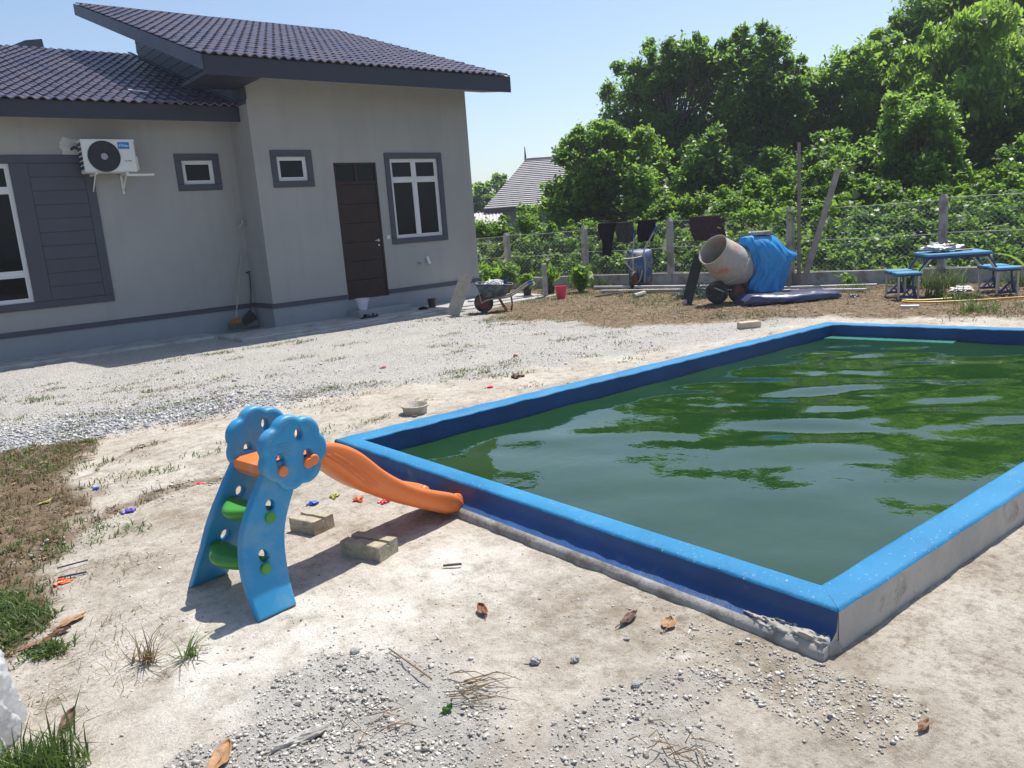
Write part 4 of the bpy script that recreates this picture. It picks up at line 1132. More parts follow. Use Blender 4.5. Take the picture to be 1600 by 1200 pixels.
def on_fence(i, s, z, off=0.0):
    A0, B0 = Vector(FP[i]), Vector(FP[i + 1]); d = (B0 - A0).normalized(); nn = Vector((-d.y, d.x))
    p = A0 + d * s + nn * off
    return (p.x, p.y, z)
def garment(name, label, cat, bay, outline, mat, seed, folds=9):
    """cloth hung over the top wire: outline = [(z fraction rows: (s0, s1, z))...] from top to bottom, falling on the yard side and folded over behind"""
    base = on_fence(bay, outline[0][0], outline[0][2])
    t = thing(name, label, cat, (base[0], base[1], outline[-1][2]))
    rw = np.random.default_rng(seed); ph = rw.uniform(0, 6, 4)
    zz = [o[2] for o in outline][::-1]; s0 = [o[0] for o in outline][::-1]; s1 = [o[1] for o in outline][::-1]
    def fn(side):
        def f(u, v):
            z = outline[0][2] - v * (outline[0][2] - outline[-1][2])
            a, b = np.interp(z, zz, s0), np.interp(z, zz, s1)
            s = a + (b - a) * u + .010 * math.sin(v * 9 + ph[0])
            fold = .018 * v ** .6 * math.sin(u * folds + ph[1] + 1.5 * v) + .008 * math.sin(u * folds * 2.3 + ph[2])
            off = -side * (.016 + .010 * v) - side * .004 + fold * -1
            zj = z + .012 * math.sin(u * 7 + ph[3]) * v
            return on_fence(bay, s, zj, off)
        return f
    fr = MB().grid(fn(1), 26, 22)
    # top fold over the wire and a short back flap
    def back(u, v):
        a, b = outline[0][0], outline[0][1]; s = a + (b - a) * u
        th = v * math.pi
        if v < .4: 
            k = v / .4
            return on_fence(bay, s, outline[0][2] + .014 * math.sin(k * math.pi), -.020 + .050 * k - .008 * math.sin(u * folds * 2.3 + ph[2]))
        k = (v - .4) / .6
        return on_fence(bay, s, outline[0][2] - .16 * k, .030 + .01 * math.sin(u * folds + 2))
    fr.grid(back, 26, 10)
    o = fr.build('cloth', mat, t, smooth=60, world=True)
    md = o.modifiers.new('thick', 'SOLIDIFY'); md.thickness = .004
    return t
B23 = 2
garment('trousers', 'black trousers hanging on the fence, leftmost of the laundry', 'trousers', B23, [(.36, .78, 1.375), (.37, .76, 1.20), (.40, .72, 1.10), (.44, .68, 1.0), (.47, .66, .675)], 'cloth_black', 1, 5)
garment('shorts', 'faded charcoal shorts with a drawstring hanging between two black garments', 'shorts', B23, [(.80, 1.18, 1.37), (.77, 1.20, 1.2), (.79, 1.19, .95)], 'cloth_grey', 2, 14)
garment('shirt', 'black shirt hanging on the fence above the upturned wheelbarrow', 'shirt', B23, [(1.29, 1.68, 1.385), (1.28, 1.68, 1.2), (1.27, 1.61, .94)], 'cloth_black', 3, 8)
garment('towel', 'maroon towel draped over the fence behind the cement mixer', 'towel', 3, [(.50, 1.32, 1.385), (.53, 1.35, 1.15), (.60, 1.39, .90)], 'cloth_maroon', 4, 16)
t = thing('timber_pole', 'tall slender timber pole standing upright against the fence', 'pole', (13.44, 7.92, 0))
MB().tube([(13.44, 7.92, -.05), (13.44, 7.925, .9), (13.435, 7.915, 1.8), (13.43, 7.92, 2.58)], [.036, .035, .032, .028], 8).build('shaft', 'pole', t, smooth=True, world=True)
t = thing('timber_plank', 'grey timber plank leaning to the right against the fence', 'plank', (13.37, 7.79, 0))
v0, v1 = Vector((13.34, 7.80, 0.0)), Vector((13.62, 7.28, 2.05)); dd = (v1 - v0).normalized(); sd = dd.cross(Vector((.63, .777, 0))).normalized(); bk = dd.cross(sd)
mb = MB(); mb.add([tuple(v + sd * a * .05 + bk * b * .018) for v in (v0, v1) for a, b in ((-1, -1), (1, -1), (1, 1), (-1, 1))], [(0, 1, 5, 4), (1, 2, 6, 5), (2, 3, 7, 6), (3, 0, 4, 7), (0, 3, 2, 1), (4, 5, 6, 7)]).build('board', 'plank_grey', t, world=True)

# ------------------------------------------------------------------ things in the yard
RV = math.atan2(-0.639, 0.765)          # local x to the right, local y away from the viewer
def smoothpath(pts, n=24):
    """Catmull-Rom through pts"""
    P = [Vector(p) for p in pts]; P = [P[0]] + P + [P[-1]]; out = []
    seg = len(P) - 3
    for i in range(seg):
        a, b, c, d = P[i:i + 4]
        m = max(2, n // seg)
        for k in range(m):
            t = k / m
            out.append(.5 * ((2 * b) + (c - a) * t + (2 * a - 5 * b + 4 * c - d) * t * t + (3 * b - a - 3 * c + d) * t ** 3))
    out.append(P[-2]); return out
def wheel(parent, c, r, w, yaw=0.0, rimmat='rust'):
    """wheel with its axle along local y"""
    m = Matrix.Translation(c) @ Matrix.Rotation(yaw, 4, 'Z') @ Matrix.Rotation(R_(90), 4, 'X')
    ty = MB().lathe([(r * .62, -w * .42), (r * .80, -w * .5), (r * .95, -w * .40), (r, -w * .12), (r, w * .12), (r * .95, w * .40), (r * .80, w * .5), (r * .62, w * .42), (r * .62, -w * .42)], 28, m).build('wheel', 'rubber', parent, smooth=50)
    MB().lathe([(r * .63, -w * .30), (r * .55, -w * .22), (r * .2, -w * .18), (.0, -w * .3)], 24, m).lathe([(r * .63, w * .30), (r * .55, w * .22), (r * .2, w * .18), (.0, w * .3)], 24, m).build('rim', rimmat, ty, smooth=40)
    return ty

# wheelbarrow by the house corner
wb = thing('wheelbarrow', 'dark blue dusty wheelbarrow standing on its legs by the house corner', 'wheelbarrow', (8.62, 11.30, gh(8.62, 11.3)), RV)
def tray(par, x0, x1, zt0, zt1, zb, w, mat, xb0, xb1):
    rim = [(x0, -w, zt0), (x1, -w * .85, zt1), (x1, w * .85, zt1), (x0, w, zt0)]
    bot = [(xb0, -w * .55, zb), (xb1, -w * .55, zb + .02), (xb1, w * .55, zb + .02), (xb0, w * .55, zb)]
    def rnd(q, n=6):
        out = []
        for i in range(4):
            a, b, c = Vector(q[i - 1]), Vector(q[i]), Vector(q[(i + 1) % 4])
            for k in range(n + 1):
                t = k / n
                p0 = b + (a - b).normalized() * .07; p1 = b + (c - b).normalized() * .07
                out.append((p0.lerp(b, t)).lerp(b.lerp(p1, t), t))
        return out
    R1, R2 = rnd(rim), rnd(bot); n = len(R1)
    rows = []
    for k in range(7):
        t = k / 6; e = t ** 1.15
        rows.append([tuple(a.lerp(b, e) + Vector((0, 0, -.03 * math.sin(t * math.pi)))) for a, b in zip(R1, R2)])
    mb = MB().add([p for r in rows for p in r], [(i * n + j, (i + 1) * n + j, (i + 1) * n + (j + 1) % n, i * n + (j + 1) % n) for i in range(6) for j in range(n)] + [tuple(6 * n + j for j in range(n))])
    o = mb.build('tray', mat, par, smooth=50)
    md = o.modifiers.new('thick', 'SOLIDIFY'); md.thickness = .006
    MB().tube([tuple(p) for p in R1] + [tuple(R1[0])], .011, 6, caps=False).build('rim_tube', mat, o, smooth=True)
    return o
tray(wb, -.10, .56, .53, .475, .27, .27, 'tray_old', .06, .42)
wheel(wb, (.02, 0, .175), .175, .085)
for s in (-1, 1):
    MB().tube(smoothpath([(-.02, s * .07, .175), (.12, s * .11, .235), (.46, s * .20, .265), (.66, s * .25, .36), (.82, s * .27, .455), (.90, s * .27, .47)], 24), .016, 8).build('handle_tube', 'pipe_metal', wb, smooth=True)
    MB().tube([(.84, s * .27, .462), (.93, s * .27, .478)], .021, 8).build('grip', 'grip', wb, smooth=True)
    MB().tube(smoothpath([(.30, s * .17, .255), (.36, s * .19, .12), (.44, s * .20, .010), (.50, s * .20, .010), (.53, s * .20, .12), (.52, s * .20, .27)], 24), .013, 8).build('leg', 'rust', wb, smooth=True)
    MB().tube([(-.02, s * .06, .175), (-.05, s * .10, .40), (-.02, s * .16, .50)], .011, 6).build('brace', 'pipe_metal', wb, smooth=True)
# torn cement bag poking out of the tray
bg_ = thing('paper_bag', 'crumpled white and blue bag inside the dark wheelbarrow', 'bag', (8.82, 11.14, .48))
def crum(c, rx, ry, rz, seed, amp=.35, n=18):
    mb = MB()
    def f(u, v):
        t, p = u * 2 * math.pi, v * math.pi
        d = (math.cos(t) * math.sin(p), math.sin(t) * math.sin(p), math.cos(p))
        q = fbm(np.array([d[0] * 2 + seed + d[2]]), np.array([d[1] * 2 - d[2] * 1.7]), 2.6, 3, seed, .65)[0] - .5
        k = 1 + amp * 2 * q
        return (c[0] + rx * d[0] * k, c[1] + ry * d[1] * k, c[2] + rz * d[2] * k)
    return mb.grid(f, n * 2, n)
crum((8.80, 11.16, .50), .16, .12, .06, 5, .7).build('paper', 'bag', bg_, world=True)
MB().add([(8.92, 11.05, .48), (8.99, 11.0, .62), (9.03, 10.98, .60), (8.98, 11.02, .48)], [(0, 1, 2, 3)]).build('printed_corner', 'grip', bg_, world=True)
# plank leaning beside it
t = thing('wooden_board', 'weathered grey board leaning at a slant against the wheelbarrow', 'board', (8.02, 11.45, gh(8.02, 11.45)))
v0, v1 = Vector((8.03, 11.44, .0)), Vector((8.33, 11.30, .72)); dd = (v1 - v0).normalized(); sd = dd.cross(Vector((.63, .777, 0))).normalized(); bk = dd.cross(sd)
MB().add([tuple(v + sd * a * .115 + bk * b * .013) for v in (v0, v1) for a, b in ((-1, -1), (1, -1), (1, 1), (-1, 1))], [(0, 1, 5, 4), (1, 2, 6, 5), (2, 3, 7, 6), (3, 0, 4, 7), (0, 3, 2, 1), (4, 5, 6, 7)]).build('board', 'wood_gray', t, world=True)

# upturned wheelbarrow against the fence
w2 = thing('wheelbarrow', 'upturned blue wheelbarrow standing on its nose against the fence', 'wheelbarrow', (12.78, 11.20, gh(12.78, 11.2)), RV)
def t2(u, v):      # underside of the tray facing the yard
    x = -.24 + .52 * u; z = .03 + .76 * v
    b = math.sin(u * math.pi) ** .5 * math.sin(min(1, v * 1.02) * math.pi) ** .45
    return (x * (1 - .12 * (1 - v)), .05 - .20 * b, z)
o = MB().grid(t2, 26, 26).build('tray', 'tray_blue', w2, smooth=60); md = o.modifiers.new('thick', 'SOLIDIFY'); md.thickness = .006
MB().tube([t2(0, 0), t2(0, .5), t2(0, 1), t2(.5, 1), t2(1, 1), t2(1, .5), t2(1, 0)], .012, 6).build('rim_tube', 'tray_blue', o, smooth=True)
wheel(w2, (-.16, -.24, .18), .185, .09, R_(55))
for x, top in ((-.19, ((-.16, -.10, .74), (-.12, -.06, .90), (-.10, -.02, 1.06))), (.06, ((.08, -.12, .76), (.20, -.06, .95), (.33, 0, 1.15)))):
    MB().tube(smoothpath([(x, -.17, .12), (x + .02, -.20, .5), *top], 24), .016, 8).build('handle_tube', 'pipe_metal', w2, smooth=True)
    e = Vector(top[2]); dl = (e - Vector(top[1])).normalized()
    MB().tube([tuple(e - dl * .02), tuple(e + dl * .10)], .022, 8).build('grip', 'grip', w2, smooth=True)
MB().tube(smoothpath([(.02, -.18, .66), (-.18, -.30, .64), (-.36, -.34, .64), (-.37, -.34, .60), (-.20, -.26, .38)], 20), .013, 6).build('leg', 'pipe_metal', w2, smooth=True)
MB().tube([(-.14, -.20, .10), (-.06, -.26, .16), (.02, -.22, .38)], .013, 6).build('brace', 'pipe_metal', w2, smooth=True)

# stake, potted plants, pink bucket
t = thing('white_stake', 'short white plastic pipe standing upright by the pink bucket', 'pipe', (10.85, 12.07, 0))
MB().bbox((10.81, 12.03, -.05), (10.89, 12.11, .68), .012).build('shaft', 'conc_lt', t, world=True)
def bucket(name, label, cat, loc, r0, r1, h, mat, group=None, handle=True):
    t = thing(name, label, cat, loc, 0, group)
    MB().lathe([(0, .004), (r0, 0), (r1, h), (r1 + .008, h - .004), (r1 + .010, h + .006), (r1 - .004, h + .004), (r0 - .004, .01), (0, .012)], 24).build('shell', mat, t, smooth=40)
    if handle: MB().tube([(r1 * math.cos(a), -.02 + -.03 * math.sin(a), h - .02 - r1 * .55 * math.sin(a)) for a in np.linspace(0, math.pi, 12)], .004, 5).build('handle', mat, t, smooth=True)
    return t
bucket('bucket', 'bright pink plastic bucket standing on the soil', 'bucket', (10.75, 11.50, gh(10.75, 11.5)), .085, .115, .235, 'pink')
bucket('bucket', 'small white pail standing on the step below the door', 'bucket', (7.12, 12.98, .172), .075, .125, .20, 'bucket_w')
bucket('bucket', 'small dark pail by the foot of the wall right of the door', 'bucket', (8.52, 12.78, .05), .065, .085, .16, 'black_pl')
def slipper(label, loc, rz):
    t = thing('slipper', label, 'slipper', loc, rz, 'slippers outside the door')
    def sole(u, v):
        a = u * 2 * math.pi
        r = 1 - .25 * math.exp(-((math.sin(a) * 1.0) ** 2) * 3) * (1 if abs(math.cos(a)) > .5 else 0)
        return (.13 * math.cos(a) * v, .046 * math.sin(a) * v * (1 + .18 * math.cos(a)), .0 + .022 * (v > .01) * 0 + .02)
    pts = [(.13 * math.cos(a), .046 * math.sin(a) * (1 + .18 * math.cos(a))) for a in np.linspace(0, 2 * math.pi, 24, endpoint=False)]
    MB().prism(pts, 2, 0, .024).build('sole', 'black_pl', t)
    MB().grid(lambda u, v: (.09 - .09 * v, .05 * math.cos(u * math.pi), .02 + .055 * math.sin(u * math.pi) * (.7 + .3 * v)), 10, 4).build('strap', 'black_pl', t, smooth=True)
slipper('left one of the two black slippers below the door', (6.95, 12.62, .05), R_(20))
slipper('right one of the two black slippers below the door', (7.12, 12.60, .05), R_(35))
t = thing('rag', 'small dark rag lying at the wall foot left of the dark pail', 'rag', (8.22, 12.66, .05))
crum((8.22, 12.66, .06), .10, .07, .04, 9, .6, 10).build('cloth', 'cloth_black', t, world=True)
t = thing('paper_scrap', 'white scrap lying by the slanted board on the apron', 'litter', (9.4, 12.7, .05))
crum((9.45, 12.72, .075), .10, .06, .025, 12, .6, 10).build('paper', 'bag', t, world=True)

# broom, dustpan and tile offcut in the recess
t = thing('broom', 'broom with orange head and grey bristles leaning in the recess', 'broom', (5.02, 13.80, .045))
MB().tube([(5.06, 13.86, .19), (5.42, 14.09, 1.37)], .013, 8).build('handle', 'wood_gray', t, smooth=True, world=True)
MB().prism([(4.93, .16), (5.16, .16), (5.12, .215), (5.07, .245), (4.99, .215)], 1, 13.82, 13.88).build('head', 'orange_bristle', t, world=True)
br = MB()
for i in range(22):
    for j in range(3):
        x = 4.93 + .23 * i / 21; y = 13.825 + .025 * j
        br.tube([(x, y, .165), (x + (x - 5.045) * .25 + random.uniform(-.01, .01), y + random.uniform(-.01, .01), .047)], .006, 3, caps=False)
br.build('bristles', 'bristle', t, world=True)
t = thing('dustpan', 'black long handled dustpan leaning behind the broom', 'dustpan', (5.35, 13.95, .045))
MB().tube([(5.40, 13.98, .30), (5.50, 14.08, .72), (5.515, 14.10, 1.0)], .011, 8).tube([(5.46, 14.11, 1.0), (5.53, 14.11, 1.02)], .012, 6).build('handle', 'black_pl', t, smooth=True, world=True)
MB().prism([(5.20, .07), (5.47, .17), (5.43, .28), (5.36, .34), (5.22, .22)], 1, 13.90, 13.96).build('pan', 'black_pl', t, world=True)
t = thing('tile_offcut', 'square grey tile offcut standing on edge behind the dustpan', 'tile', (5.43, 14.05, .045))
MB().add([(5.32, 14.03, .047), (5.53, 14.03, .047), (5.53, 14.125, .29), (5.32, 14.125, .29), (5.32, 14.045, .047), (5.53, 14.045, .047), (5.53, 14.132, .29), (5.32, 14.132, .29)], [(0, 1, 2, 3), (7, 6, 5, 4), (0, 4, 5, 1), (3, 2, 6, 7), (0, 3, 7, 4), (1, 5, 6, 2)]).build('slab', 'plinth', t, world=True)

# cement mixer -----------------------------------------------------
mx = thing('cement_mixer', 'old cement mixer with a mortar crusted drum tilted to the left', 'cement mixer', (10.95, 7.80, gh(10.95, 7.8)), RV)
axis_ = Vector((-.70, -.42, .575)).normalized()
q = Vector((0, 0, 1)).rotation_difference(axis_)
mouth = Vector((-.22, -.22, .885)); L = .80
dm = Matrix.Translation(mouth - axis_ * L) @ q.to_matrix().to_4x4()
MB().lathe([(0, -.01), (.20, .0), (.275, .05), (.315, .16), (.335, .30), (.332, .42), (.31, .56), (.28, .70), (.262, .79), (.268, .80), (.272, .808), (.260, .808), (.252, .79), (.27, .68), (.31, .45), (.30, .20), (.2, .05), (0, .05)], 40, dm, wob=lambda a, z: .010 * math.sin(5 * a + z * 9)).build('drum', 'mixer', mx, smooth=50)
gear = MB().lathe([(.338, .275), (.352, .278), (.352, .322), (.338, .325)], 40, dm, wob=lambda a, z: .006 * math.sin(40 * a)).build('gear_ring', 'mixer', mx, smooth=30)
MB().lathe([(.02, -.10), (.05, -.10), (.05, 0), (.0, .0)], 14, dm).build('hub', 'rust', mx)
MB().bbox((.0, -.08, .22), (.55, .16, .30), .01).tube([(.05, -.05, .26), (.25, .05, .50)], .035, 8).tube([(.50, -.06, .28), (.52, -.06, .0)], .02, 8).tube([(.50, .14, .28), (.52, .14, .0)], .02, 8).build('chassis', 'rust', mx)
MB().tube([(-.14, .10, .19), (.34, -.10, .19)], .018, 8).build('axle', 'pipe_metal', mx)
wheel(mx, (-.14, -.10, .185), .185, .11, R_(-28), 'rubber'); wheel(mx, (.20, -.12, .165), .165, .11, R_(10), 'rust')
MB().tube([(-.20, -.18, .27), (.02, -.20, .16)], .013, 6).tube([(-.02, -.20, .23), (.08, -.2, .22)], .010, 6).build('tie_bar', 'pipe_metal', mx)
# tarpaulin wrapped over the motor
tp = thing('tarpaulin', 'bright blue plastic tarpaulin wrapped over the mixer motor', 'tarpaulin', (11.35, 7.45, 0), RV)
lv_px = [(373, 1166, 1214), (385, 1163, 1226), (395, 1168, 1234), (405, 1172, 1240), (415, 1176, 1243), (430, 1178, 1236), (445, 1172, 1232), (455, 1169, 1230), (464, 1176, 1227)]
_o = MW[tp.name].inverted()
lv_z = [(475 - q[0]) * .0104 for q in lv_px][::-1]; lv_l = [(q[1] - 1188) * .0104 for q in lv_px][::-1]; lv_r = [(q[2] - 1188) * .0104 for q in lv_px][::-1]
def tf(u, v):
    z = .07 + v * .97
    l, r = np.interp(z, lv_z, lv_l), np.interp(z, lv_z, lv_r)
    a = u * 2 * math.pi
    cx, hx = (l + r) / 2, (r - l) / 2
    dep = .26 * (1 - .55 * max(0, (z - .8) / .25) ** 2) 
    pl = .035 * math.sin(a * 6 + 2.5 * math.sin(z * 4) + z * 3) * (1.2 - z) + .02 * math.sin(a * 11 - z * 8 + 2 * math.sin(z * 6)) + .13 * (fbm(np.array([2.2 * math.cos(a) + z * 1.3 + 7]), np.array([2.2 * math.sin(a) + z * 2.0]), 1.5, 4, 77, .6)[0] - .5)
    pl -= .10 * (abs(math.sin(a * 3.5 + 1.6 * z + .5 * math.sin(7 * z))) ** .35 - .75) * (1.15 - z) + .05 * (abs(math.sin(a * 8 - 3.1 * z)) ** .4 - .75)
    spike = .13 * math.exp(-((z - .70) / .07) ** 2) * max(0, math.cos(a)) ** 6
    k = 1 + pl * (1.6 - .6 * z)
    return (cx + hx * k * math.cos(a) + spike - .01, dep * k * math.sin(a) + .02, z + .02 * math.sin(a * 4 + 1) * (1 - v))
mb = MB().grid(tf, 200, 60)
k0 = len(mb.v); top = [tf(i / 200, 1.0) for i in range(200)]
mb.v += top + [(.02, .02, 1.075)]; mb.f += [(k0 + i, k0 + (i + 1) % 200, k0 + 200) for i in range(200)]
o = mb.build('sheet', 'tarp', tp, smooth=60)
t = thing('concrete_slab', 'pale slab weighing down the top of the blue tarpaulin', 'slab', (11.44, 7.40, 1.07), RV)
MB().bbox((-.15, -.12, -.005), (.14, .12, .05), .008).build('body', 'conc_lt', t)
t = thing('dark_plank', 'dark plank leaning against the mouth of the mixer drum', 'plank', (10.62, 8.30, 0), RV)
v0, v1 = Vector((-.02, -.03, 0)), Vector((.24, .08, .80)); dd = (v1 - v0).normalized(); sd = dd.cross(Vector((0, 1, 0))).normalized(); bk = dd.cross(sd)
MB().add([tuple(v + sd * a * .085 + bk * b * .014) for v in (v0, v1) for a, b in ((-1, -1), (1, -1), (1, 1), (-1, 1))], [(0, 1, 5, 4), (1, 2, 6, 5), (2, 3, 7, 6), (3, 0, 4, 7), (0, 3, 2, 1), (4, 5, 6, 7)]).build('board', 'dark_wood', t)
t = thing('pink_scrap', 'small pale pink scrap at the foot of the dark plank', 'litter', (10.58, 8.32, .02))
crum((10.55, 8.30, .04), .05, .04, .045, 14, .6, 10).build('paper', pm('pale_pink', (.72, .42, .45), .6, .1), t, world=True)
# sagging purple mattress on the soil
mt = thing('mattress', 'limp purple air mattress with shiny sides lying before the mixer', 'mattress', (11.2, 6.95, 0), RV)
def matt(u, v):     # closed sausage-like section along local x
    x = -.62 + 1.62 * u
    w = .36 * (.75 + .25 * math.sin(u * math.pi)) * (1 if u < .9 else 1 - 2 * (u - .9))
    a = v * 2 * math.pi
    h = np.interp(u, [0, .08, .25, .5, .7, .85, .95, 1], [.05, .095, .085, .075, .080, .075, .06, .03])
    ca, sa = math.cos(a), math.sin(a)
    y = w * math.copysign(abs(ca) ** .45, ca) + .22 * u
    z = h * (1 + math.copysign(abs(sa) ** .6, sa)) * .95
    q = fbm(np.array([x * 2.2]), np.array([a * 1.3]), 2.2, 3, 33, .6)[0] - .5
    z += .05 * q * (sa > -.2) + .004 * math.sin(x * 9 + a * 2) * (ca < -.5)
    return (x, y + .06 * q, max(.004, z))
mb = MB().grid(matt, 64, 40); k0 = len(mb.v)
mb.f += [tuple(range(0, 41)), tuple(range(64 * 41, 65 * 41))]
o = mb.build('body', 'mattress', mt, smooth=60)
o.data.materials.append(MT['mattress_side'])
for p in o.data.polygons:
    c = p.center
    if p.normal.y < -.35 or c.x < -.48 or c.x > .92: p.material_index = 1
# pipes and timbers on the soil behind
def rod(name, label, cat, a, b, r, mat, group=None):
    t = thing(name, label, cat, ((a[0] + b[0]) / 2, (a[1] + b[1]) / 2, min(a[2], b[2]) - r), 0, group)
    MB().tube([a, ((a[0] + b[0]) / 2, (a[1] + b[1]) / 2, (a[2] + b[2]) / 2), b], r, 8).build('shaft', mat, t, smooth=True, world=True)
    return t
rod('metal_pipe', 'pale pipe lying along the fence foot behind the wheelbarrow', 'pipe', (12.25, 12.05, .05), (12.85, 8.80, .06), .030, 'zinc')
rod('metal_pipe', 'brown rusty pipe lying in front of the upturned wheelbarrow', 'pipe', (11.65, 11.25, .04), (12.25, 8.60, .06), .035, 'pipe_metal')
rod('metal_pipe', 'pale pipe lying to the right behind the blue tarpaulin', 'pipe', (12.7, 7.9, .06), (13.2, 6.35, .08), .022, 'zinc')
rod('metal_pipe', 'short pale pipe lying just behind the purple mattress', 'pipe', (12.35, 7.75, .05), (12.75, 6.3, .05), .022, 'zinc')
rod('metal_pipe', 'short grey pipe end pointing at the viewer before the pipes', 'pipe', (11.05, 9.85, .05), (11.45, 9.95, .06), .045, 'pipe_metal')
rod('timber_stick', 'thin brown stick lying before the upturned wheelbarrow', 'stick', (10.95, 10.75, .03), (11.9, 10.55, .05), .018, 'bark')
t = thing('timber_block', 'short pale timber block lying by the thin stick', 'block', (11.35, 10.45, .0), RV)
MB().bbox((-.04, -.05, 0), (.04, .05, .12), .006).build('body', 'wood_pale', t)
t = thing('netting', 'heap of dull green netting left of the mixer wheels', 'netting', (11.45, 8.75, 0))
nb_ = MB()
for i in range(240):
    a = random.uniform(0, 6.28); r = .42 * math.sqrt(random.random())
    p = Vector((11.45 + r * math.cos(a), 8.75 + r * math.sin(a) * .7, random.uniform(.01, .34 * (1 - r / .5))))
    qd = Vector((random.uniform(-1, 1), random.uniform(-1, 1), random.uniform(-.5, .5))) * .16
    nb_.tube([p, p + qd * .5 + Vector((0, 0, .04)), p + qd], .006, 3, caps=False)
nb_.build('strands', 'net', t, world=True)

# picnic table -----------------------------------------------------
pt = thing('picnic_table', 'blue folding picnic table with four attached seats', 'picnic table', (12.62, 4.95, gh(12.6, 4.95) + .01), R_(-51))
MB().bbox((-.44, -.34, .60), (.43, .34, .64), .008).build('table_top', 'table_blue', pt)
MB().bbox((-.42, -.32, .565), (.41, .32, .598), .006).build('under_frame', 'table_dark', pt)
for sx in (-1, 1):
    for sy in (-1, 1):
        cx, cy = sx * .66 - .02, sy * .22
        s_ = MB().bbox((cx - .17, cy - .155, .36), (cx + .17, cy + .155, .395), .008).build('seat', 'table_blue', pt)
        MB().bbox((cx - .165, cy - .15, .342), (cx + .165, cy + .15, .359), .004).build('seat_rim', 'table_dark', s_)
        for lx in (-.135, .135):
            MB().bbox((cx + lx - .014, cy + sy * .12 - .014, 0), (cx + lx + .014, cy + sy * .12 + .014, .342), .003).build('leg', 'leg_alu', pt)
        # plastic leg brace with openings: two posts, foot bar and a rib
        br = MB().tube([(cx + .05, cy + sy * .12, .34), (cx + .06, cy + sy * .12, .20), (cx - .10, cy + sy * .12, .03)], [.022, .03, .022], 6, flat=.6)
        br.tube([(cx + .06, cy + sy * .12, .20), (cx + .10, cy + sy * .12, .03)], .024, 6).bbox((cx - .12, cy + sy * .12 - .012, .02), (cx + .12, cy + sy * .12 + .012, .055), .004)
        br.tube([(cx - .02, cy + sy * .12, .12), (cx + .02, cy + sy * .12, .045)], .010, 6).tube([(cx + .08, cy + sy * .12, .12), (cx + .02, cy + sy * .12, .045)], .010, 6)
        br.build('leg_brace', 'table_dark', pt)
        MB().tube([(cx - sx * .14, sy * .30, .35), (sx * .36, sy * .30, .58)], .013, 6).build('strut', 'leg_alu', pt)
    MB().bbox((sx * .66 - .04, -.36, .325), (sx * .66, .36, .341), .003).build('seat_rail', 'leg_alu', pt)
    for sy in (-1, 1): MB().tube([(sx * .40, sy * .26, .58), (sx * .54, sy * .26, .36)], .014, 6).build('support', 'table_dark', pt)
t = thing('plastic_bag', 'crumpled white plastic bag lying on the blue picnic table', 'bag', (12.6, 4.98, .66), R_(-51))
mb = crum((-.10, .05, .055), .25, .16, .05, 23, .75, 20)
mb.tube([(-.22, .05, .06), (-.24, .06, .16), (-.20, .06, .12), (-.16, .05, .14), (-.12, .05, .05)], [.04, .02, .015, .012, .04], 7)
mb.build('film', 'bag', t, smooth=30)
MB().tube([(.04, -.12, .02), (.26, -.16, .02)], .012, 6).bbox((-.06, -.06, .09), (.08, .0, .105), .004).build('dark_strap', 'black_pl', t)
hs = thing('garden_hose', 'yellow garden hose looped on the soil before the picnic table', 'hose', (11.7, 4.6, 0))
MB().tube(smoothpath([(12.9, 3.1, .03), (12.35, 3.9, .03), (11.95, 4.25, .03), (11.55, 4.75, .03), (11.50, 5.1, .03), (11.62, 5.18, .035), (11.75, 4.95, .03), (11.95, 4.62, .045)], 60), .015, 8).build('tube', 'hose', hs, smooth=True, world=True)
t = thing('plastic_bag', 'torn white plastic lying on the soil under the picnic table', 'bag', (13.1, 5.1, 0))
crum((13.15, 5.0, .04), .20, .13, .04, 27, .8, 12).build('film', 'bag', t, world=True)
rod('plastic_tube', 'short white tube lying on the soil left of the table', 'litter', (11.1, 4.75, .03), (11.0, 4.95, .03), .02, 'white_pl')
t = thing('litter_scrap', 'dark blue and white scrap on the soil left of the picnic table', 'litter', (12.1, 6.1, .0))
crum((12.05, 6.15, .03), .09, .06, .03, 31, .6, 10).build('film', 'b_navy', t, world=True)

# litter, balloons and leaves ----------------------------------------
def scrap(name, label, cat, x, y, r, mat, seed, flat=.4, group=None):
    z = gh(x, y); t = thing(name, label, cat, (x, y, z), 0, group)
    rs = random.Random(seed); mb = crum((0, 0, r * flat), r, r * .7, r * flat, seed, .8, 9)
    for k in range(2):
        a = rs.uniform(0, 6.28); mb.tube([(0, 0, r * flat), (r * 1.1 * math.cos(a), r * 1.1 * math.sin(a), r * .3), (r * 1.7 * math.cos(a + .3), r * 1.7 * math.sin(a + .3), r * .12)], [r * .35, r * .25, r * .4], 6)
    mb.build('rubber', mat, t, smooth=40); return t
scrap('burst_balloon', 'burst blue balloon scrap behind the chute', 'balloon', 1.85, 4.22, .026, 'b_blue', 41)
scrap('burst_balloon', 'olive yellow balloon scrap behind the chute', 'balloon', 1.99, 4.24, .026, 'b_yellow', 42)
scrap('burst_balloon', 'orange balloon scrap behind the chute', 'balloon', 2.06, 4.07, .028, 'b_orange', 43)
scrap('burst_balloon', 'pinkish red balloon scrap closest to the pool wall', 'balloon', 2.16, 3.92, .026, 'b_pinkr', 44)
scrap('burst_balloon', 'purple balloon scrap left of the slide', 'balloon', 1.04, 5.05, .030, 'b_purple', 45)
scrap('burst_balloon', 'pink balloon scrap on the cracked screed left of the slide', 'balloon', 1.52, 5.25, .022, 'b_pinkr', 46)
scrap('red_scrap', 'small red scrap on the gravel nearer the house', 'litter', 4.55, 7.95, .026, 'b_red', 47)
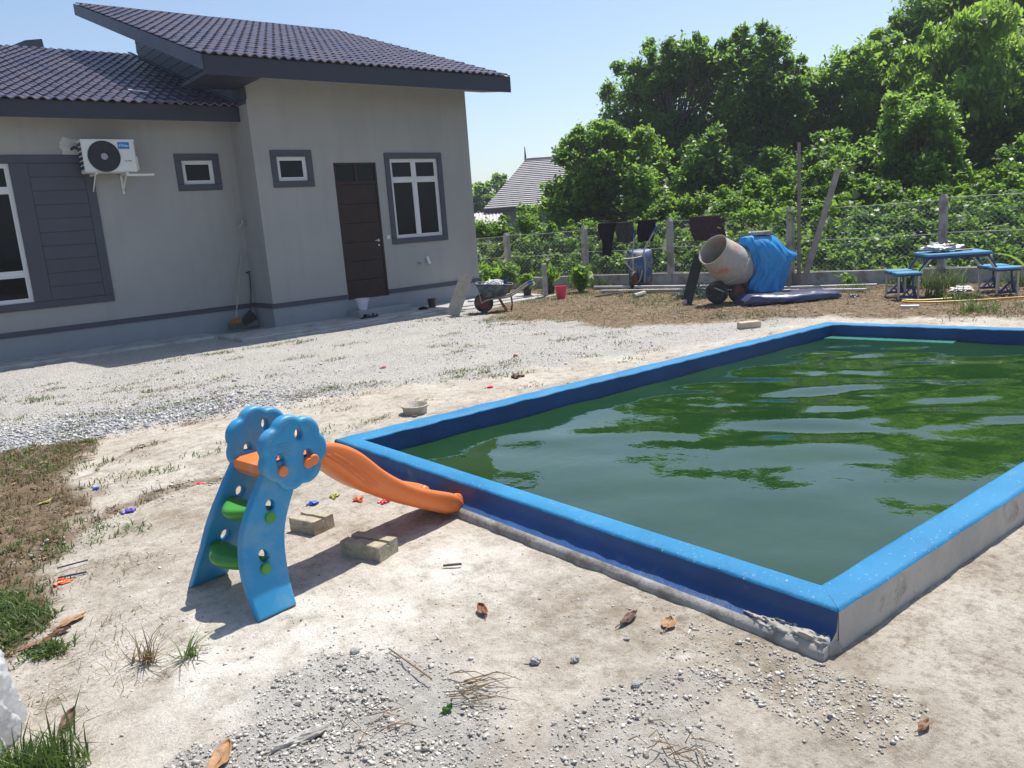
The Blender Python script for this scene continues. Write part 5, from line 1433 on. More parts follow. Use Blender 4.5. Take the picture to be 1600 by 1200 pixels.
scrap('red_scrap', 'long red scrap on the gravel nearer the pool', 'litter', 5.8, 7.05, .032, 'b_red', 48)
scrap('red_scrap', 'faded red scrap beside the left pool edge', 'litter', 4.55, 5.95, .03, 'b_pinkr', 49)
scrap('orange_scrap', 'flat orange scrap on the ground at the lawn edge', 'litter', .52, 4.17, .030, 'b_orange', 50, .15)
scrap('brown_scrap', 'crumpled brown scrap by the left pool edge', 'litter', 5.0, 6.1, .05, 'dry_leaf_dk', 53)
rod('dark_stick', 'dark blue stick on the ground at the lawn edge', 'litter', (.52, 4.36, .02), (.66, 4.36, .016), .0045, 'b_navy')
rod('dark_stick', 'darker stick nearer the viewer beside the orange scrap', 'litter', (.50, 4.22, .02), (.62, 4.20, .014), .005, 'b_navy')
t = thing('blue_cap', 'tiny blue grey cap on the poured screed', 'litter', (.98, 5.65, gh(.98, 5.65))); MB().bbox((-.02, -.012, 0), (.02, .012, .018), .003).build('body', 'b_blue', t)
rod('twig', 'short dark twig on the screed below the pool wall', 'twig', (1.86, 2.90, .012), (1.93, 2.85, .012), .006, 'bark')

def dry_leaf(label, x, y, rz, L, W, mat, curl=.5, seed=0):
    z = gh(x, y); t = thing('fallen_leaf', label, 'leaf', (x, y, z + .002), rz)
    def f(u, v):
        s = (u - .5) * L; w = W * .5 * (math.sin(math.pi * min(1, u * 1.02 + .01)) ** .7); q = (v - .5) * 2
        zz = curl * W * .22 * (q * q) * (.5 + u) + .004 * math.sin(u * 9 + seed) + curl * .07 * L * (2 * u - 1) ** 2 + .002 * math.sin(u * 23 + q * 5 + seed)
        return (s, w * q * (1 - .25 * curl * abs(q)), .008 + zz)
    o = MB().grid(f, 18, 10).build('blade', mat, t, smooth=60)
    md = o.modifiers.new('thick', 'SOLIDIFY'); md.thickness = .0015
    MB().tube([(-L * .5, 0, .008 + curl * .07 * L), (-L * .68, .01, .006)], .0025, 4).tube([(-L * .5, 0, .010 + curl * .07 * L), (0, 0, .011), (L * .48, 0, .012 + curl * .06 * L)], .002, 4).build('stalk', mat, t)
    return t
dry_leaf('curled red brown leaf on the screed between slide and pool corner', 1.72, 2.42, R_(70), .095, .055, 'dry_leaf', .9, 1)
dry_leaf('dark brown leaf lying close to the pool wall', 2.06, 1.93, R_(10), .12, .045, 'dry_leaf_dk', .7, 2)
dry_leaf('round tan leaf right of the dark leaf near the pool wall', 2.14, 1.80, R_(30), .085, .065, 'dry_leaf_tan', .6, 3)
dry_leaf('long flat tan leaf at the edge of the lawn', .455, 3.68, R_(25), .14, .055, 'dry_leaf_tan', .25, 4)
dry_leaf('long dark curled leaf beside the green grass tuft', .31, 3.55, R_(15), .16, .05, 'dry_leaf', .8, 5)
dry_leaf('small dark leaf overlapping the curled one by the grass', .40, 3.60, R_(-10), .075, .05, 'dry_leaf_dk', .4, 6)
dry_leaf('big torn brown leaf on the grey grit at the front', .585, 2.245, R_(48), .15, .07, 'dry_leaf_tan', .6, 7)
dry_leaf('dark standing leaf right of the white bag', .285, 2.86, R_(60), .12, .06, 'dry_leaf_dk', 1.0, 8)
dry_leaf('brown leaf at the bottom edge left of the twigs', .88, 1.83, R_(-20), .06, .045, 'dry_leaf', .5, 9)
dry_leaf('reddish leaf fragment at the bottom right', 2.18, .88, R_(5), .07, .03, 'dry_leaf', .4, 10)
dry_leaf('small fresh green leaf on the grey rubble', 1.225, 1.965, R_(20), .05, .032, 'leaf_bright', .3, 11)
dry_leaf('yellowing leaf on the dry lawn', .68, 5.62, R_(30), .10, .04, 'b_yellow', .3, 12)
# white plastic sack at the left edge
t = thing('plastic_sack', 'translucent white plastic sack at the left front edge', 'sack', (.05, 2.98, 0))
def sack(u, v):
    a = u * 2 * math.pi; z = v
    r = (1 - .35 * z) * (.62 + .38 * math.sin(min(1, z * 3 + .35) * math.pi / 2)) * (1 if z < .9 else 1 - 6 * (z - .9))
    q = abs(fbm(np.array([1.6 * math.cos(a) + 4]), np.array([1.6 * math.sin(a) + 1.2 * z]), 2.0, 4, 88, .6)[0] - .5) * 1.1 - .12
    k = r * (1 - q)
    return (.01 + .165 * k * math.cos(a) + .03 * z, 2.97 + .165 * k * math.sin(a), .30 * z * (1 - .25 * q) - .005)
MB().grid(sack, 90, 44).build('film', 'film', t, smooth=70, world=True)
# twigs on the rubble
def twig_heap(label, x, y, n, ang, L, seed):
    t = thing('dry_twigs', label, 'twigs', (x, y, gh(x, y))); rs = random.Random(seed); mb = MB()
    for i in range(n):
        a = ang + rs.gauss(0, .45); l = L * rs.uniform(.3, 1); ox, oy = rs.gauss(0, .035), rs.gauss(0, .05)
        p = [(ox, oy, .012 + rs.random() * .02), (ox + l * .5 * math.cos(a) + rs.gauss(0, .012), oy + l * .5 * math.sin(a), .02 + rs.random() * .03), (ox + l * math.cos(a), oy + l * math.sin(a), .008 + rs.random() * .02)]
        mb.tube(p, [.0022, .0018, .001], 4)
    mb.build('stems', 'straw_stem', t); return t
MT['straw_stem'] = pm('straw_stem', (.20, .135, .075), .8, .3, 20, .1)
twig_heap('bundle of dry brown roots on the grey rubble heap', 1.30, 2.02, 22, R_(-55), .18, 1)
twig_heap('tangle of dry twigs at the bottom right of the rubble', 1.58, 1.32, 16, R_(-80), .12, 2)
twig_heap('loose dry stalks on the left part of the rubble', 1.00, 2.10, 12, R_(-30), .12, 3)
rod('long_stalk', 'long thin dry stalk arching over the rubble heap', 'twig', (1.28, 2.42, .03), (1.27, 2.12, .04), .003, 'straw_stem')
MB
t = thing('mortar_crust', 'long pale mortar crust on the grit at the front left', 'mortar', (.80, 2.20, 0))
crum((.80, 2.17, .018), .10, .022, .018, 71, .8, 12).build('body', 'conc_lt', t, world=True)

# ------------------------------------------------------------------ loose stones, grit and grass
def leaf_arrays(C, L, W, droop=0.25, rnd=RNG):
    """one folded leaf (two triangles) per centre"""
    n = len(C)
    a = rnd.uniform(0, 2 * math.pi, n); el = rnd.normal(-droop, .55, n)
    ax = np.stack([np.cos(a) * np.cos(el), np.sin(a) * np.cos(el), np.sin(el)], 1)
    up = np.stack([rnd.normal(0, .45, n), rnd.normal(0, .45, n), np.ones(n)], 1)
    s = np.cross(ax, up); s /= np.linalg.norm(s, axis=1)[:, None] + 1e-9
    nn = np.cross(s, ax)
    k_ = np.clip(rnd.lognormal(-.05, .32, n), .45, 1.6)[:, None]; l = L * k_; w = W * k_ * rnd.uniform(.8, 1.2, n)[:, None]
    p0 = C - ax * l * .5; p2 = C + ax * l * .5 - nn * l * .08
    m = C - ax * l * .06 + nn * l * .02
    V = np.stack([p0, m + s * w * .5 - nn * w * .12, p2, m - s * w * .5 - nn * w * .12], 1)
    return V
OCT_V = np.array([(1, 0, 0), (-1, 0, 0), (0, 1, 0), (0, -1, 0), (0, 0, 1), (0, 0, -1), (.6, .6, .5), (-.6, .55, .45)], float)
OCT_F = np.array([(0, 6, 4), (6, 2, 4), (2, 7, 4), (7, 1, 4), (1, 3, 4), (3, 0, 4), (0, 2, 6), (2, 1, 7), (0, 3, 5), (3, 1, 5), (1, 2, 5), (2, 0, 5)])
def stones(name, x, y, r, mat, flat=.6):
    n = len(x)
    z = ground_z(x, y, zones(x, y))
    a = RNG.uniform(0, 6.28, n); c, s = np.cos(a), np.sin(a)
    sc = np.stack([r * RNG.uniform(.7, 1.3, n), r * RNG.uniform(.5, 1.0, n), r * flat * RNG.uniform(.6, 1.2, n)], 1)
    V = OCT_V[None] * RNG.uniform(.55, 1.3, (n, 8, 3)) * sc[:, None, :]
    tl = RNG.normal(0, .35, n)
    V[:, :, 2] += V[:, :, 0] * tl[:, None]
    X = V[:, :, 0] * c[:, None] - V[:, :, 1] * s[:, None]; Y = V[:, :, 0] * s[:, None] + V[:, :, 1] * c[:, None]
    V = np.stack([X + x[:, None], Y + y[:, None], V[:, :, 2] + (z + sc[:, 2] * .45)[:, None]], 2).reshape(-1, 3)
    F = (OCT_F[None] + (np.arange(n) * 8)[:, None, None]).reshape(-1, 3)
    return stuff(arrays_mesh(name, V, F, mat, np.repeat(RNG.random(n), 8)))
def sample(n, x0, x1, y0, y1, dens):
    X = RNG.uniform(x0, x1, n); Y = RNG.uniform(y0, y1, n)
    k = RNG.random(n) < dens(X, Y)
    k &= ~in_poly(X, Y, PO, -.12)
    return X[k], Y[k]
# white crushed stone: thick by the screed edge, thinner across the yard
def d_gravel(X, Y):
    z = zones(X, Y); w = fbm(X, Y, .9, 3, 15)
    thick = 1.0 * np.exp(-(((Y - 8.1 + .25 * X) / .9) ** 2)) * sstep(4.2, 2.2, X)
    return z[0] * np.clip(.06 + 1.0 * thick + .3 * (w - .55), 0.01, 1) * (Y < 12.0)
x, y = sample(150000, -1.5, 9.5, 5.6, 12.0, d_gravel)
thk = np.exp(-(((y - 8.1 + .25 * x) / .9) ** 2)) * sstep(4.2, 2.2, x)
stones('gravel', x, y, RNG.lognormal(math.log(.0125), .35, len(x)) * (.65 + .35 * thk), 'gravel')
def d_rub(X, Y): return np.clip(zones(X, Y)[2] * (.25 + 1.3 * (fbm(X, Y, 4, 3, 19) - .25)), 0, 1)
x, y = sample(70000, .2, 2.2, .9, 2.7, d_rub)
stones('rubble_grit', x, y, np.clip(RNG.lognormal(math.log(.0038), .55, len(x)), .0013, .015), 'rubble')
x, y = sample(16000, 0, 2.35, 1.0, 5.6, lambda X, Y: .15 + .6 * sstep(.5, .62, fbm(X, Y, 2.5, 3, 23)))
stones('loose_grit', x, y, np.clip(RNG.lognormal(math.log(.0026), .5, len(x)), .001, .014), 'rubble')
x, y = sample(2600, 1.95, 2.30, .9, 2.2, lambda X, Y: np.exp(-((Y - 1.2) / .45) ** 2))
stones('wall_foot_grit', x, y, np.clip(RNG.lognormal(math.log(.0045), .5, len(x)), .0015, .016), 'rubble')
x, y = sample(1600, .3, 2.3, 4.6, 5.5, lambda X, Y: np.exp(-((Y - np.interp(X, [.3, .9, 1.5, 1.75, 2.3], [4.55, 5.0, 5.3, 5.0, 5.2])) / .10) ** 2))
stones('crack_grit', x, y, np.clip(RNG.lognormal(math.log(.007), .5, len(x)), .003, .02), 'rubble')
# a handful of stones big enough to tell apart on the rubble
for i, (x_, y_, r_, lab) in enumerate([(1.62, 1.98, .022, 'single grey stone right of the rubble heap, farther one'), (1.72, 1.88, .018, 'single grey stone right of the rubble heap, nearer one'), (1.42, 1.20, .020, 'grey stone at the bottom edge left of the twig tangle'), (1.19, 2.52, .020, 'dark stone at the back of the rubble heap'), (1.75, 1.62, .018, 'lone stone on the pale screed towards the pool corner')]):
    t = thing('stone', lab, 'stone', (x_, y_, gh(x_, y_)))
    crum((0, 0, r_ * .5), r_, r_ * .8, r_ * .65, 80 + i, .4, 8).build('body', 'stone', t)

def blades(name, x, y, h, mat, lean=.5, w=.004, per=7, spread=.03, tint=(0, 1), seg=2, z0=None):
    n = len(x) * per
    X = np.repeat(x, per) + RNG.normal(0, spread, n); Y = np.repeat(y, per) + RNG.normal(0, spread, n)
    Z = (ground_z(X, Y, zones(X, Y)) if z0 is None else np.repeat(z0, per)) - .004
    Hh = np.repeat(h, per) * RNG.uniform(.5, 1.2, n); a = RNG.uniform(0, 6.28, n); le = np.abs(RNG.normal(lean, .35, n))
    dx, dy = np.cos(a), np.sin(a); wx_, wy_ = -dy * w, dx * w
    pts = []
    for k, t in enumerate((0, .5, 1.0)):
        ox = le * Hh * t * t; zz = Hh * t * np.clip(1 - .35 * le * t, .1, 1)
        ww = (1.0, .8, .0)[k]
        c = np.stack([X + dx * ox, Y + dy * ox, Z + zz], 1); wv = np.stack([wx_ * ww, wy_ * ww, wx_ * 0], 1) * np.ones((n, 1))
        if k < 2: pts += [c - wv, c + wv]
        else: pts += [c]
    V = np.stack(pts, 1).reshape(-1, 3); b = (np.arange(n) * 5)[:, None]
    F = np.concatenate([b + np.array([[0, 1, 3]]), b + np.array([[0, 3, 2]]), b + np.array([[2, 3, 4]])])
    return stuff(arrays_mesh(name, V, F, mat, np.repeat(RNG.uniform(*tint, n), 5)))
def lawn_d(X, Y): 
    z = zones(X, Y); return z[1] * (X < 3) * np.clip(.25 + 1.5 * (fbm(X, Y, 2.5, 3, 25) - .2), 0, 1)
x, y = sample(9000, -.6, 1.7, 2.6, 7.9, lawn_d)
blades('dry_lawn', x, y, RNG.uniform(.02, .06, len(x)), 'straw', .9, .0035, 6, .02)
x, y = sample(2600, -.6, 1.6, 2.6, 7.8, lambda X, Y: lawn_d(X, Y) * sstep(.5, .62, fbm(X, Y, 1.9, 3, 27)))
blades('lawn_weeds', x, y, RNG.uniform(.03, .07, len(x)), 'grass', .8, .004, 6, .02)
# dense green tuft on the left edge and a smaller one
x = RNG.normal(.20, .09, 420); y = RNG.normal(3.98, .13, 420)
blades('green_turf', x, y, RNG.uniform(.03, .075, 420), 'grass', .9, .004, 8, .012)
x = RNG.normal(.335, .03, 60); y = RNG.normal(3.47, .03, 60)
blades('green_sprig', x, y, RNG.uniform(.03, .06, 60), 'grass', .9, .004, 6, .01)
x = RNG.normal(.13, .06, 200); y = RNG.normal(2.62, .07, 200)
blades('edge_grass', x, y, RNG.uniform(.06, .16, 200), 'grass', .5, .004, 5, .012)
x = RNG.normal(.60, .012, 14); y = RNG.normal(3.08, .012, 14)
blades('yellow_tuft', x, y, RNG.uniform(.07, .17, 14), 'straw', .9, .003, 4, .008, (.5, 1))
x = RNG.normal(.74, .012, 8); y = RNG.normal(3.0, .012, 8)
blades('thin_tuft', x, y, RNG.uniform(.06, .14, 8), 'grass', 1.0, .003, 4, .008)
x, y = RNG.uniform(.45, 1.1, 34), RNG.normal(4.8, .12, 34)
blades('crack_weeds', x, y, RNG.uniform(.03, .08, 34), 'grass', 1.0, .004, 6, .03)
x, y = sample(500, .2, 1.0, 2.9, 4.6, lambda X, Y: .6 * sstep(.48, .6, fbm(X, Y, 3, 3, 29)))
blades('dead_stems', x, y, RNG.uniform(.03, .09, len(x)), 'straw', 1.6, .0015, 3, .03)
# weeds scattered on the yard
cx, cy = sample(420, .5, 8.5, 5.6, 11.6, lambda X, Y: .12 + 1.2 * sstep(.47, .62, fbm(X, Y, .8, 3, 35)) * (1 + sstep(5.5, 3, X)))
x = np.repeat(cx, 12) + RNG.normal(0, .10, len(cx) * 12); y = np.repeat(cy, 12) + RNG.normal(0, .05, len(cx) * 12)
k = ~in_poly(x, y, PO, -.05); x, y = x[k], y[k]
h1 = len(x) // 2
blades('yard_weeds', x[:h1], y[:h1], RNG.uniform(.02, .07, h1), 'grass', .9, .004, 4, .03)
blades('yard_straw', x[h1:], y[h1:], RNG.uniform(.02, .05, len(x) - h1), 'straw', 1.2, .004, 4, .04)
# soil strip: leaf litter and sparse grass
def soil_d(X, Y):
    z = zones(X, Y); return z[1] * (X > 5) * (1 - z[3])
x, y = sample(26000, 7.6, 15.2, 2.6, 14.5, lambda X, Y: soil_d(X, Y) * np.clip(1.4 * (fbm(X, Y, 1.2, 3, 37) - .15), 0, 1))
blades('soil_straw', x, y, RNG.uniform(.015, .06, len(x)), 'straw', 1.2, .006, 3, .05)
x, y = sample(9000, 7.6, 15.0, 2.6, 14.5, lambda X, Y: soil_d(X, Y) * sstep(.52, .68, fbm(X, Y, .8, 3, 39)))
blades('soil_grass', x, y, RNG.uniform(.03, .10, len(x)), 'grass', .8, .006, 3, .05)
def litter(name, x, y, L, mat):
    z = ground_z(x, y, zones(x, y)) + .012
    V = leaf_arrays(np.stack([x, y, z], 1), L, L * .55, 0.0)
    V[:, :, 2] = z[:, None] + (V[:, :, 2] - z[:, None]) * .22 + .004
    b = (np.arange(len(V)) * 4)[:, None]
    return stuff(arrays_mesh(name, V.reshape(-1, 3), np.concatenate([b + np.array([[0, 1, 2]]), b + np.array([[0, 2, 3]])]), mat, np.repeat(RNG.random(len(V)), 4)))
MT['litter'] = make_leaf('leaf_litter', (0.07, 0.035, 0.02), (0.30, 0.20, 0.11), (.3, .2, .1), .15, .7)
x, y = sample(9000, 7.6, 15.0, 2.6, 14.5, lambda X, Y: soil_d(X, Y) * np.clip(.25 + 1.2 * (fbm(X, Y, 1.0, 3, 43) - .3), 0, 1))
litter('leaf_litter', x, y, .062, 'litter')
x, y = sample(420, .3, 9.0, 4.8, 11.8, lambda X, Y: .5 + 0 * X)
litter('scattered_leaves', x, y, .045, 'litter')
x, y = sample(500, -.3, 1.6, 2.8, 7.4, lawn_d)
litter('lawn_leaves', x, y, .05, 'litter')
cx = np.array([13.6, 13.45, 12.3, 12.0, 12.6, 13.75, 12.45, 11.0, 14.0, 12.9]); cy = np.array([5.35, 5.6, 4.95, 4.6, 12.2, 6.1, 12.6, 4.0, 4.4, 6.6])
hh = np.array([.45, .4, .30, .2, .30, .2, .3, .2, .4, .2])
x = np.repeat(cx, 26) + RNG.normal(0, .10, 260); y = np.repeat(cy, 26) + RNG.normal(0, .10, 260)
blades('tall_grass', x, y, np.repeat(hh, 26), 'grass', .7, .006, 4, .03, (.4, 1))

# ------------------------------------------------------------------ foliage
def leaf_object(name, Vs, mat, tints, parent=None):
    V = np.concatenate(Vs); n = len(V)
    b = (np.arange(n) * 4)[:, None]
    F = np.concatenate([b + np.array([[0, 1, 2]]), b + np.array([[0, 2, 3]])])
    inv = None
    V = V.reshape(-1, 3)
    if parent is not None:
        V = V - np.array(parent.location)[None]
    return arrays_mesh(name, V, F, mat, np.repeat(np.concatenate(tints), 4), parent)
def clump_points(c, r, n, squash=.85, rnd=RNG):
    """leaf positions on the lumpy shells of sub-clumps inside a clump, plus some inside"""
    k = 9
    d = rnd.normal(0, 1, (k, 3)); d /= np.linalg.norm(d, axis=1)[:, None]
    sc = c + d * r * rnd.uniform(.35, .78, (k, 1)) * np.array([1, 1, squash]); sr = r * rnd.uniform(.30, .52, k)
    w = sr ** 2; w /= w.sum()
    i = rnd.choice(k, n, p=w)
    e = rnd.normal(0, 1, (n, 3)); e /= np.linalg.norm(e, axis=1)[:, None]
    e[:, 2] = np.where(e[:, 2] < -.2, -e[:, 2] * rnd.choice([1, -1], n, p=[.45, .55]), e[:, 2])
    rad = sr[i] * (1 - .55 * rnd.random(n) ** 2.2) * (1 + rnd.normal(0, .28, n))
    return sc[i] + e * rad[:, None]
def foliage(clumps, L, W, cov, droop=.25, squash=.85, tint=(0, 1), tvar=.3):
    Vs, Ts = [], []
    for c, r in clumps:
        n = int(cov * 4 * math.pi * r * r / (L * W * .5) * .55)
        n = max(60, min(n, 16000))
        pts = clump_points(np.array(c), r, n, squash)
        Vs.append(leaf_arrays(pts, L, W, droop)); base = RNG.uniform(*tint)
        Ts.append(np.clip(base + RNG.normal(0, tvar, n), 0, 1))
        # coarser leaves inside close the crown
        m = n // 12
        inn = np.array(c) + np.clip(RNG.normal(0, r * .26, (m, 3)), -r * .45, r * .45)
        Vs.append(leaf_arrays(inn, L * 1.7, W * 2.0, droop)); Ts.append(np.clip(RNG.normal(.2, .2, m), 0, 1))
    return Vs, Ts
PXM = 1 / FPX
def cl(lst, D, jit=.5, sat=4):
    out = []; lst = list(lst)
    for (px, py, rp) in list(lst):
        for k in range(sat):
            a = RNG.uniform(-.5, math.pi + .5); q = RNG.uniform(.22, .48); o_ = RNG.uniform(.7, 1.2)
            lst.append((px + rp * o_ * math.cos(a), py - rp * o_ * math.sin(a), rp * q))
    for (px, py, rp) in lst:
        df = np.interp(px, [760, 797, 915, 1047, 1233, 1470, 1600], [19.3, 19.0, 18.3, 17.5, 16.1, 15.7, 15.8])
        d = (D if not isinstance(D, str) else df + rp * df / FPX * .9 + .12 + max(0, (415 - py) / 140 * 3.2)) + RNG.uniform(-jit if not isinstance(D, str) else 0, jit)
        out.append((sight(px, py, d), rp * PXM * d * 1.05))
    return out
def tree(name, label, clumps, mat, L, W, cov, cat='tree', group='trees behind the fence', droop=.3, base=None, tint=(.2, .7)):
    cs = np.array([c for c, r in clumps]); cen = cs.mean(0)
    bx, by = (cen[0], cen[1]) if base is None else base
    t = thing(name, label, cat, (bx, by, 0), 0, group)
    Vs, Ts = foliage(clumps, L, W, cov, droop, tint=tint)
    leaf_object('crown', Vs, mat, Ts, t)
    mb = MB(); zt = cen[2]; h = max(cs[:, 2].max() - .6, 1.0)
    r0 = .05 + .022 * h
    tr = [(bx, by, -.1), (bx + .08, by - .05, zt * .35), (bx + .3 * (cen[0] - bx) - .05, by + .3 * (cen[1] - by) + .06, zt * .65), (cen[0], cen[1], zt)]
    mb.tube(smoothpath(tr, 15), [r0 * (1 - .6 * k / 15) for k in range(16)], 8)
    o = mb.build('trunk', 'bark', t, smooth=True, world=True)
    lb = MB()
    for c, r in clumps:
        k = RNG.uniform(.35, .8); s = Vector(tr[1]).lerp(Vector(tr[3]), k); e = Vector(c)
        mid = s.lerp(e, .5) + Vector((0, 0, -.12 * (e - s).length))
        lb.tube([s, mid, e], [r0 * .28, r0 * .16, r0 * .06], 5)
        for q in range(3):
            e2 = e + Vector(RNG.normal(0, 1, 3)).normalized() * r * .8
            lb.tube([e, e2], [r0 * .06, .006], 4, caps=False)
    lb.build('branches', 'bark', t, smooth=True, world=True)
    return t
tree('broadleaf_tree', 'rounded dark green tree on the left of the wood', cl([(975, 195, 40), (990, 148, 40), (1030, 118, 44), (1072, 112, 40), (1108, 150, 44), (1040, 175, 52), (980, 235, 45), (1090, 205, 52), (1125, 105, 32), (1020, 235, 48), (1070, 255, 50), (1000, 105, 18), (1090, 82, 20)], 28, 1.0), 'leaf_dark', .155, .085, 1.5, tint=(.35, .8))
tree('broadleaf_tree', 'tall dark narrow crowned tree standing in the middle of the wood', cl([(1165, 92, 36), (1200, 84, 36), (1228, 118, 30), (1180, 140, 46), (1222, 165, 40), (1160, 190, 44), (1205, 215, 48), (1162, 62, 16), (1205, 62, 18), (1240, 140, 20), (1170, 250, 46), (1225, 255, 44)], 26.5, .9), 'leaf_dark', .155, .085, 1.55, tint=(.15, .6))
tree('broadleaf_tree', 'mid green tree right of the tall dark tree', cl([(1272, 142, 32), (1310, 130, 38), (1350, 112, 40), (1290, 185, 44), (1340, 180, 46), (1385, 145, 42), (1378, 92, 30), (1262, 205, 38), (1315, 230, 46), (1365, 225, 44), (1330, 98, 16)], 27.5, .9), 'leaf_mid', .15, .08, 1.5, tint=(.3, .8))
tree('broadleaf_tree', 'tall grey green tree at the back right of the wood', cl([(1440, 45, 44), (1490, 15, 50), (1418, 80, 38), (1540, -10, 55), (1470, 85, 50), (1600, -20, 60), (1420, 130, 40), (1525, 60, 50), (1402, 40, 12), (1650, 20, 60), (1440, -30, 30), (1590, 60, 50)], 31, 1.0), 'leaf_mid', .15, .07, 1.4, droop=.5, tint=(.3, .8))
tree('drooping_tree', 'light green tree with drooping leaves at the right', cl([(1455, 100, 40), (1500, 75, 48), (1545, 90, 50), (1480, 140, 48), (1530, 150, 52), (1430, 165, 36), (1575, 130, 44), (1500, 195, 46), (1440, 130, 36), (1550, 40, 36), (1470, 185, 38)], 25.5, 1.55, 4), 'leaf_droop', .19, .075, 1.3, droop=.8, tint=(.5, .95))
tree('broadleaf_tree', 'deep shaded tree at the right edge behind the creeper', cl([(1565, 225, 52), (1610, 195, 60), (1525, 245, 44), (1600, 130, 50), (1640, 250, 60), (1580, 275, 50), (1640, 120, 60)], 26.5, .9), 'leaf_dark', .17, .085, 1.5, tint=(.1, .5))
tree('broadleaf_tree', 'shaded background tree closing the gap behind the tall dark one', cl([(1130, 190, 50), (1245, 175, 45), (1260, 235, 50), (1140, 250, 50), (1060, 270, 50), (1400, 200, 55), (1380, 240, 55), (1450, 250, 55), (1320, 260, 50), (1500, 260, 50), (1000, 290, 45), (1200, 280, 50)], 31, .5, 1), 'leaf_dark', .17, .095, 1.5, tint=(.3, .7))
tree('vine_stump', 'creeper covered stump with a dark hollow right of centre', cl([(1432, 192, 40), (1462, 200, 34), (1412, 215, 30), (1440, 240, 48), (1418, 278, 38), (1462, 272, 42), (1395, 300, 22)], 20.5, .35), 'leaf_mid', .10, .07, 1.5, 'vine', tint=(.3, .8))
tree('vine_bush', 'vine smothered bush beside the neighbouring house', cl([(885, 300, 36), (905, 255, 38), (950, 245, 44), (930, 305, 50), (990, 290, 46), (868, 335, 30), (912, 345, 40), (965, 340, 46), (1000, 245, 40), (940, 215, 26), (1010, 330, 40), (890, 225, 16)], 23.0, .8), 'leaf_mid', .125, .075, 1.5, 'bush', tint=(.3, .85))
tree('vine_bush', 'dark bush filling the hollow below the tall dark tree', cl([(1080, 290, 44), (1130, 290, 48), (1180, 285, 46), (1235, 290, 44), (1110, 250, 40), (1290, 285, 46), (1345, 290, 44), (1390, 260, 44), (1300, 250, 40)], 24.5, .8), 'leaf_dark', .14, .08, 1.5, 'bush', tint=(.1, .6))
# creeper thicket spilling down to the fence: nobody could count it
def thicket(x0, x1, stepx, tops):
    out = []
    for px in np.arange(x0, x1, stepx):
        tp_ = np.interp(px, [t[0] for t in tops], [t[1] for t in tops]); py = 432.0 + RNG.uniform(-6, 6)
        while py > tp_:
            out.append((px + RNG.uniform(-9, 9), py, RNG.uniform(15, 27))); py -= RNG.uniform(17, 27)
    return out
tops = [(740, 350), (850, 352), (950, 362), (1010, 345), (1060, 315), (1120, 305), (1180, 275), (1250, 270), (1330, 262), (1400, 305), (1480, 305), (1530, 280), (1600, 245), (1680, 240)]
Vs, Ts = foliage(cl(thicket(1000, 1690, 25, tops), 'F', .5, 1), .085, .060, 1.25, .15, tint=(.0, 1.0))
stuff(leaf_object('creeper_thicket', Vs, 'leaf_bright', Ts))
Vs, Ts = foliage(cl(thicket(745, 1000, 25, tops), 'F', .5, 1), .085, .050, 1.25, .1, tint=(.0, 1.0))
stuff(leaf_object('weed_thicket', Vs, 'leaf_bright', Ts))
x, y = sample(5000, 11.2, 17.5, 4.0, 18.0, lambda X, Y: zones(X, Y)[3])
blades('tall_weeds', x, y, RNG.uniform(.15, .5, len(x)), 'grass', .4, .010, 4, .08, (.3, 1))
# trees far behind the neighbouring house
tree('distant_tree', 'pale distant tree beside the house wall, the taller one', cl([(778, 290, 14), (772, 305, 14), (788, 308, 14), (782, 280, 8)], 62, 1.0), 'leaf_mid', .34, .22, 1.0, group='distant trees')
tree('distant_tree', 'distant dark tree mass directly beside the house wall', cl([(748, 310, 18), (740, 330, 20), (762, 325, 18), (752, 298, 8), (720, 320, 20)], 55, 1.0), 'leaf_dark', .34, .22, 1.1, group='distant trees')

vn = thing('fence_vine', 'yellow green vine trailing along the fence top behind the mixer', 'vine', (13.5, 8.6, 1.1))
C = []
vs_ = MB(); path = []
for i in range(90):
    sx_ = 1.35 + 2.2 * i / 90; bay = 3 if sx_ < 2.73 else 4; ss = sx_ if bay == 3 else sx_ - 2.73
    path.append(on_fence(bay, ss, 1.40 + .03 * math.sin(i * .5) + .03 * (bay == 4), -.02))
vs_.tube(path, .005, 4); vs_.build('stem', 'bark', vn, world=True)
for i in range(420):
    p = path[int(RNG.integers(0, 90))]; dz = abs(RNG.normal(0, .10)) if RNG.random() < .8 else RNG.uniform(0, .6)
    C.append((p[0] + RNG.normal(0, .04), p[1] + RNG.normal(0, .04), p[2] - dz + .03))
leaf_object('leaves', [leaf_arrays(np.array(C), .09, .075, .3)], 'leaf_bright', [RNG.uniform(.7, 1, 420)], vn)
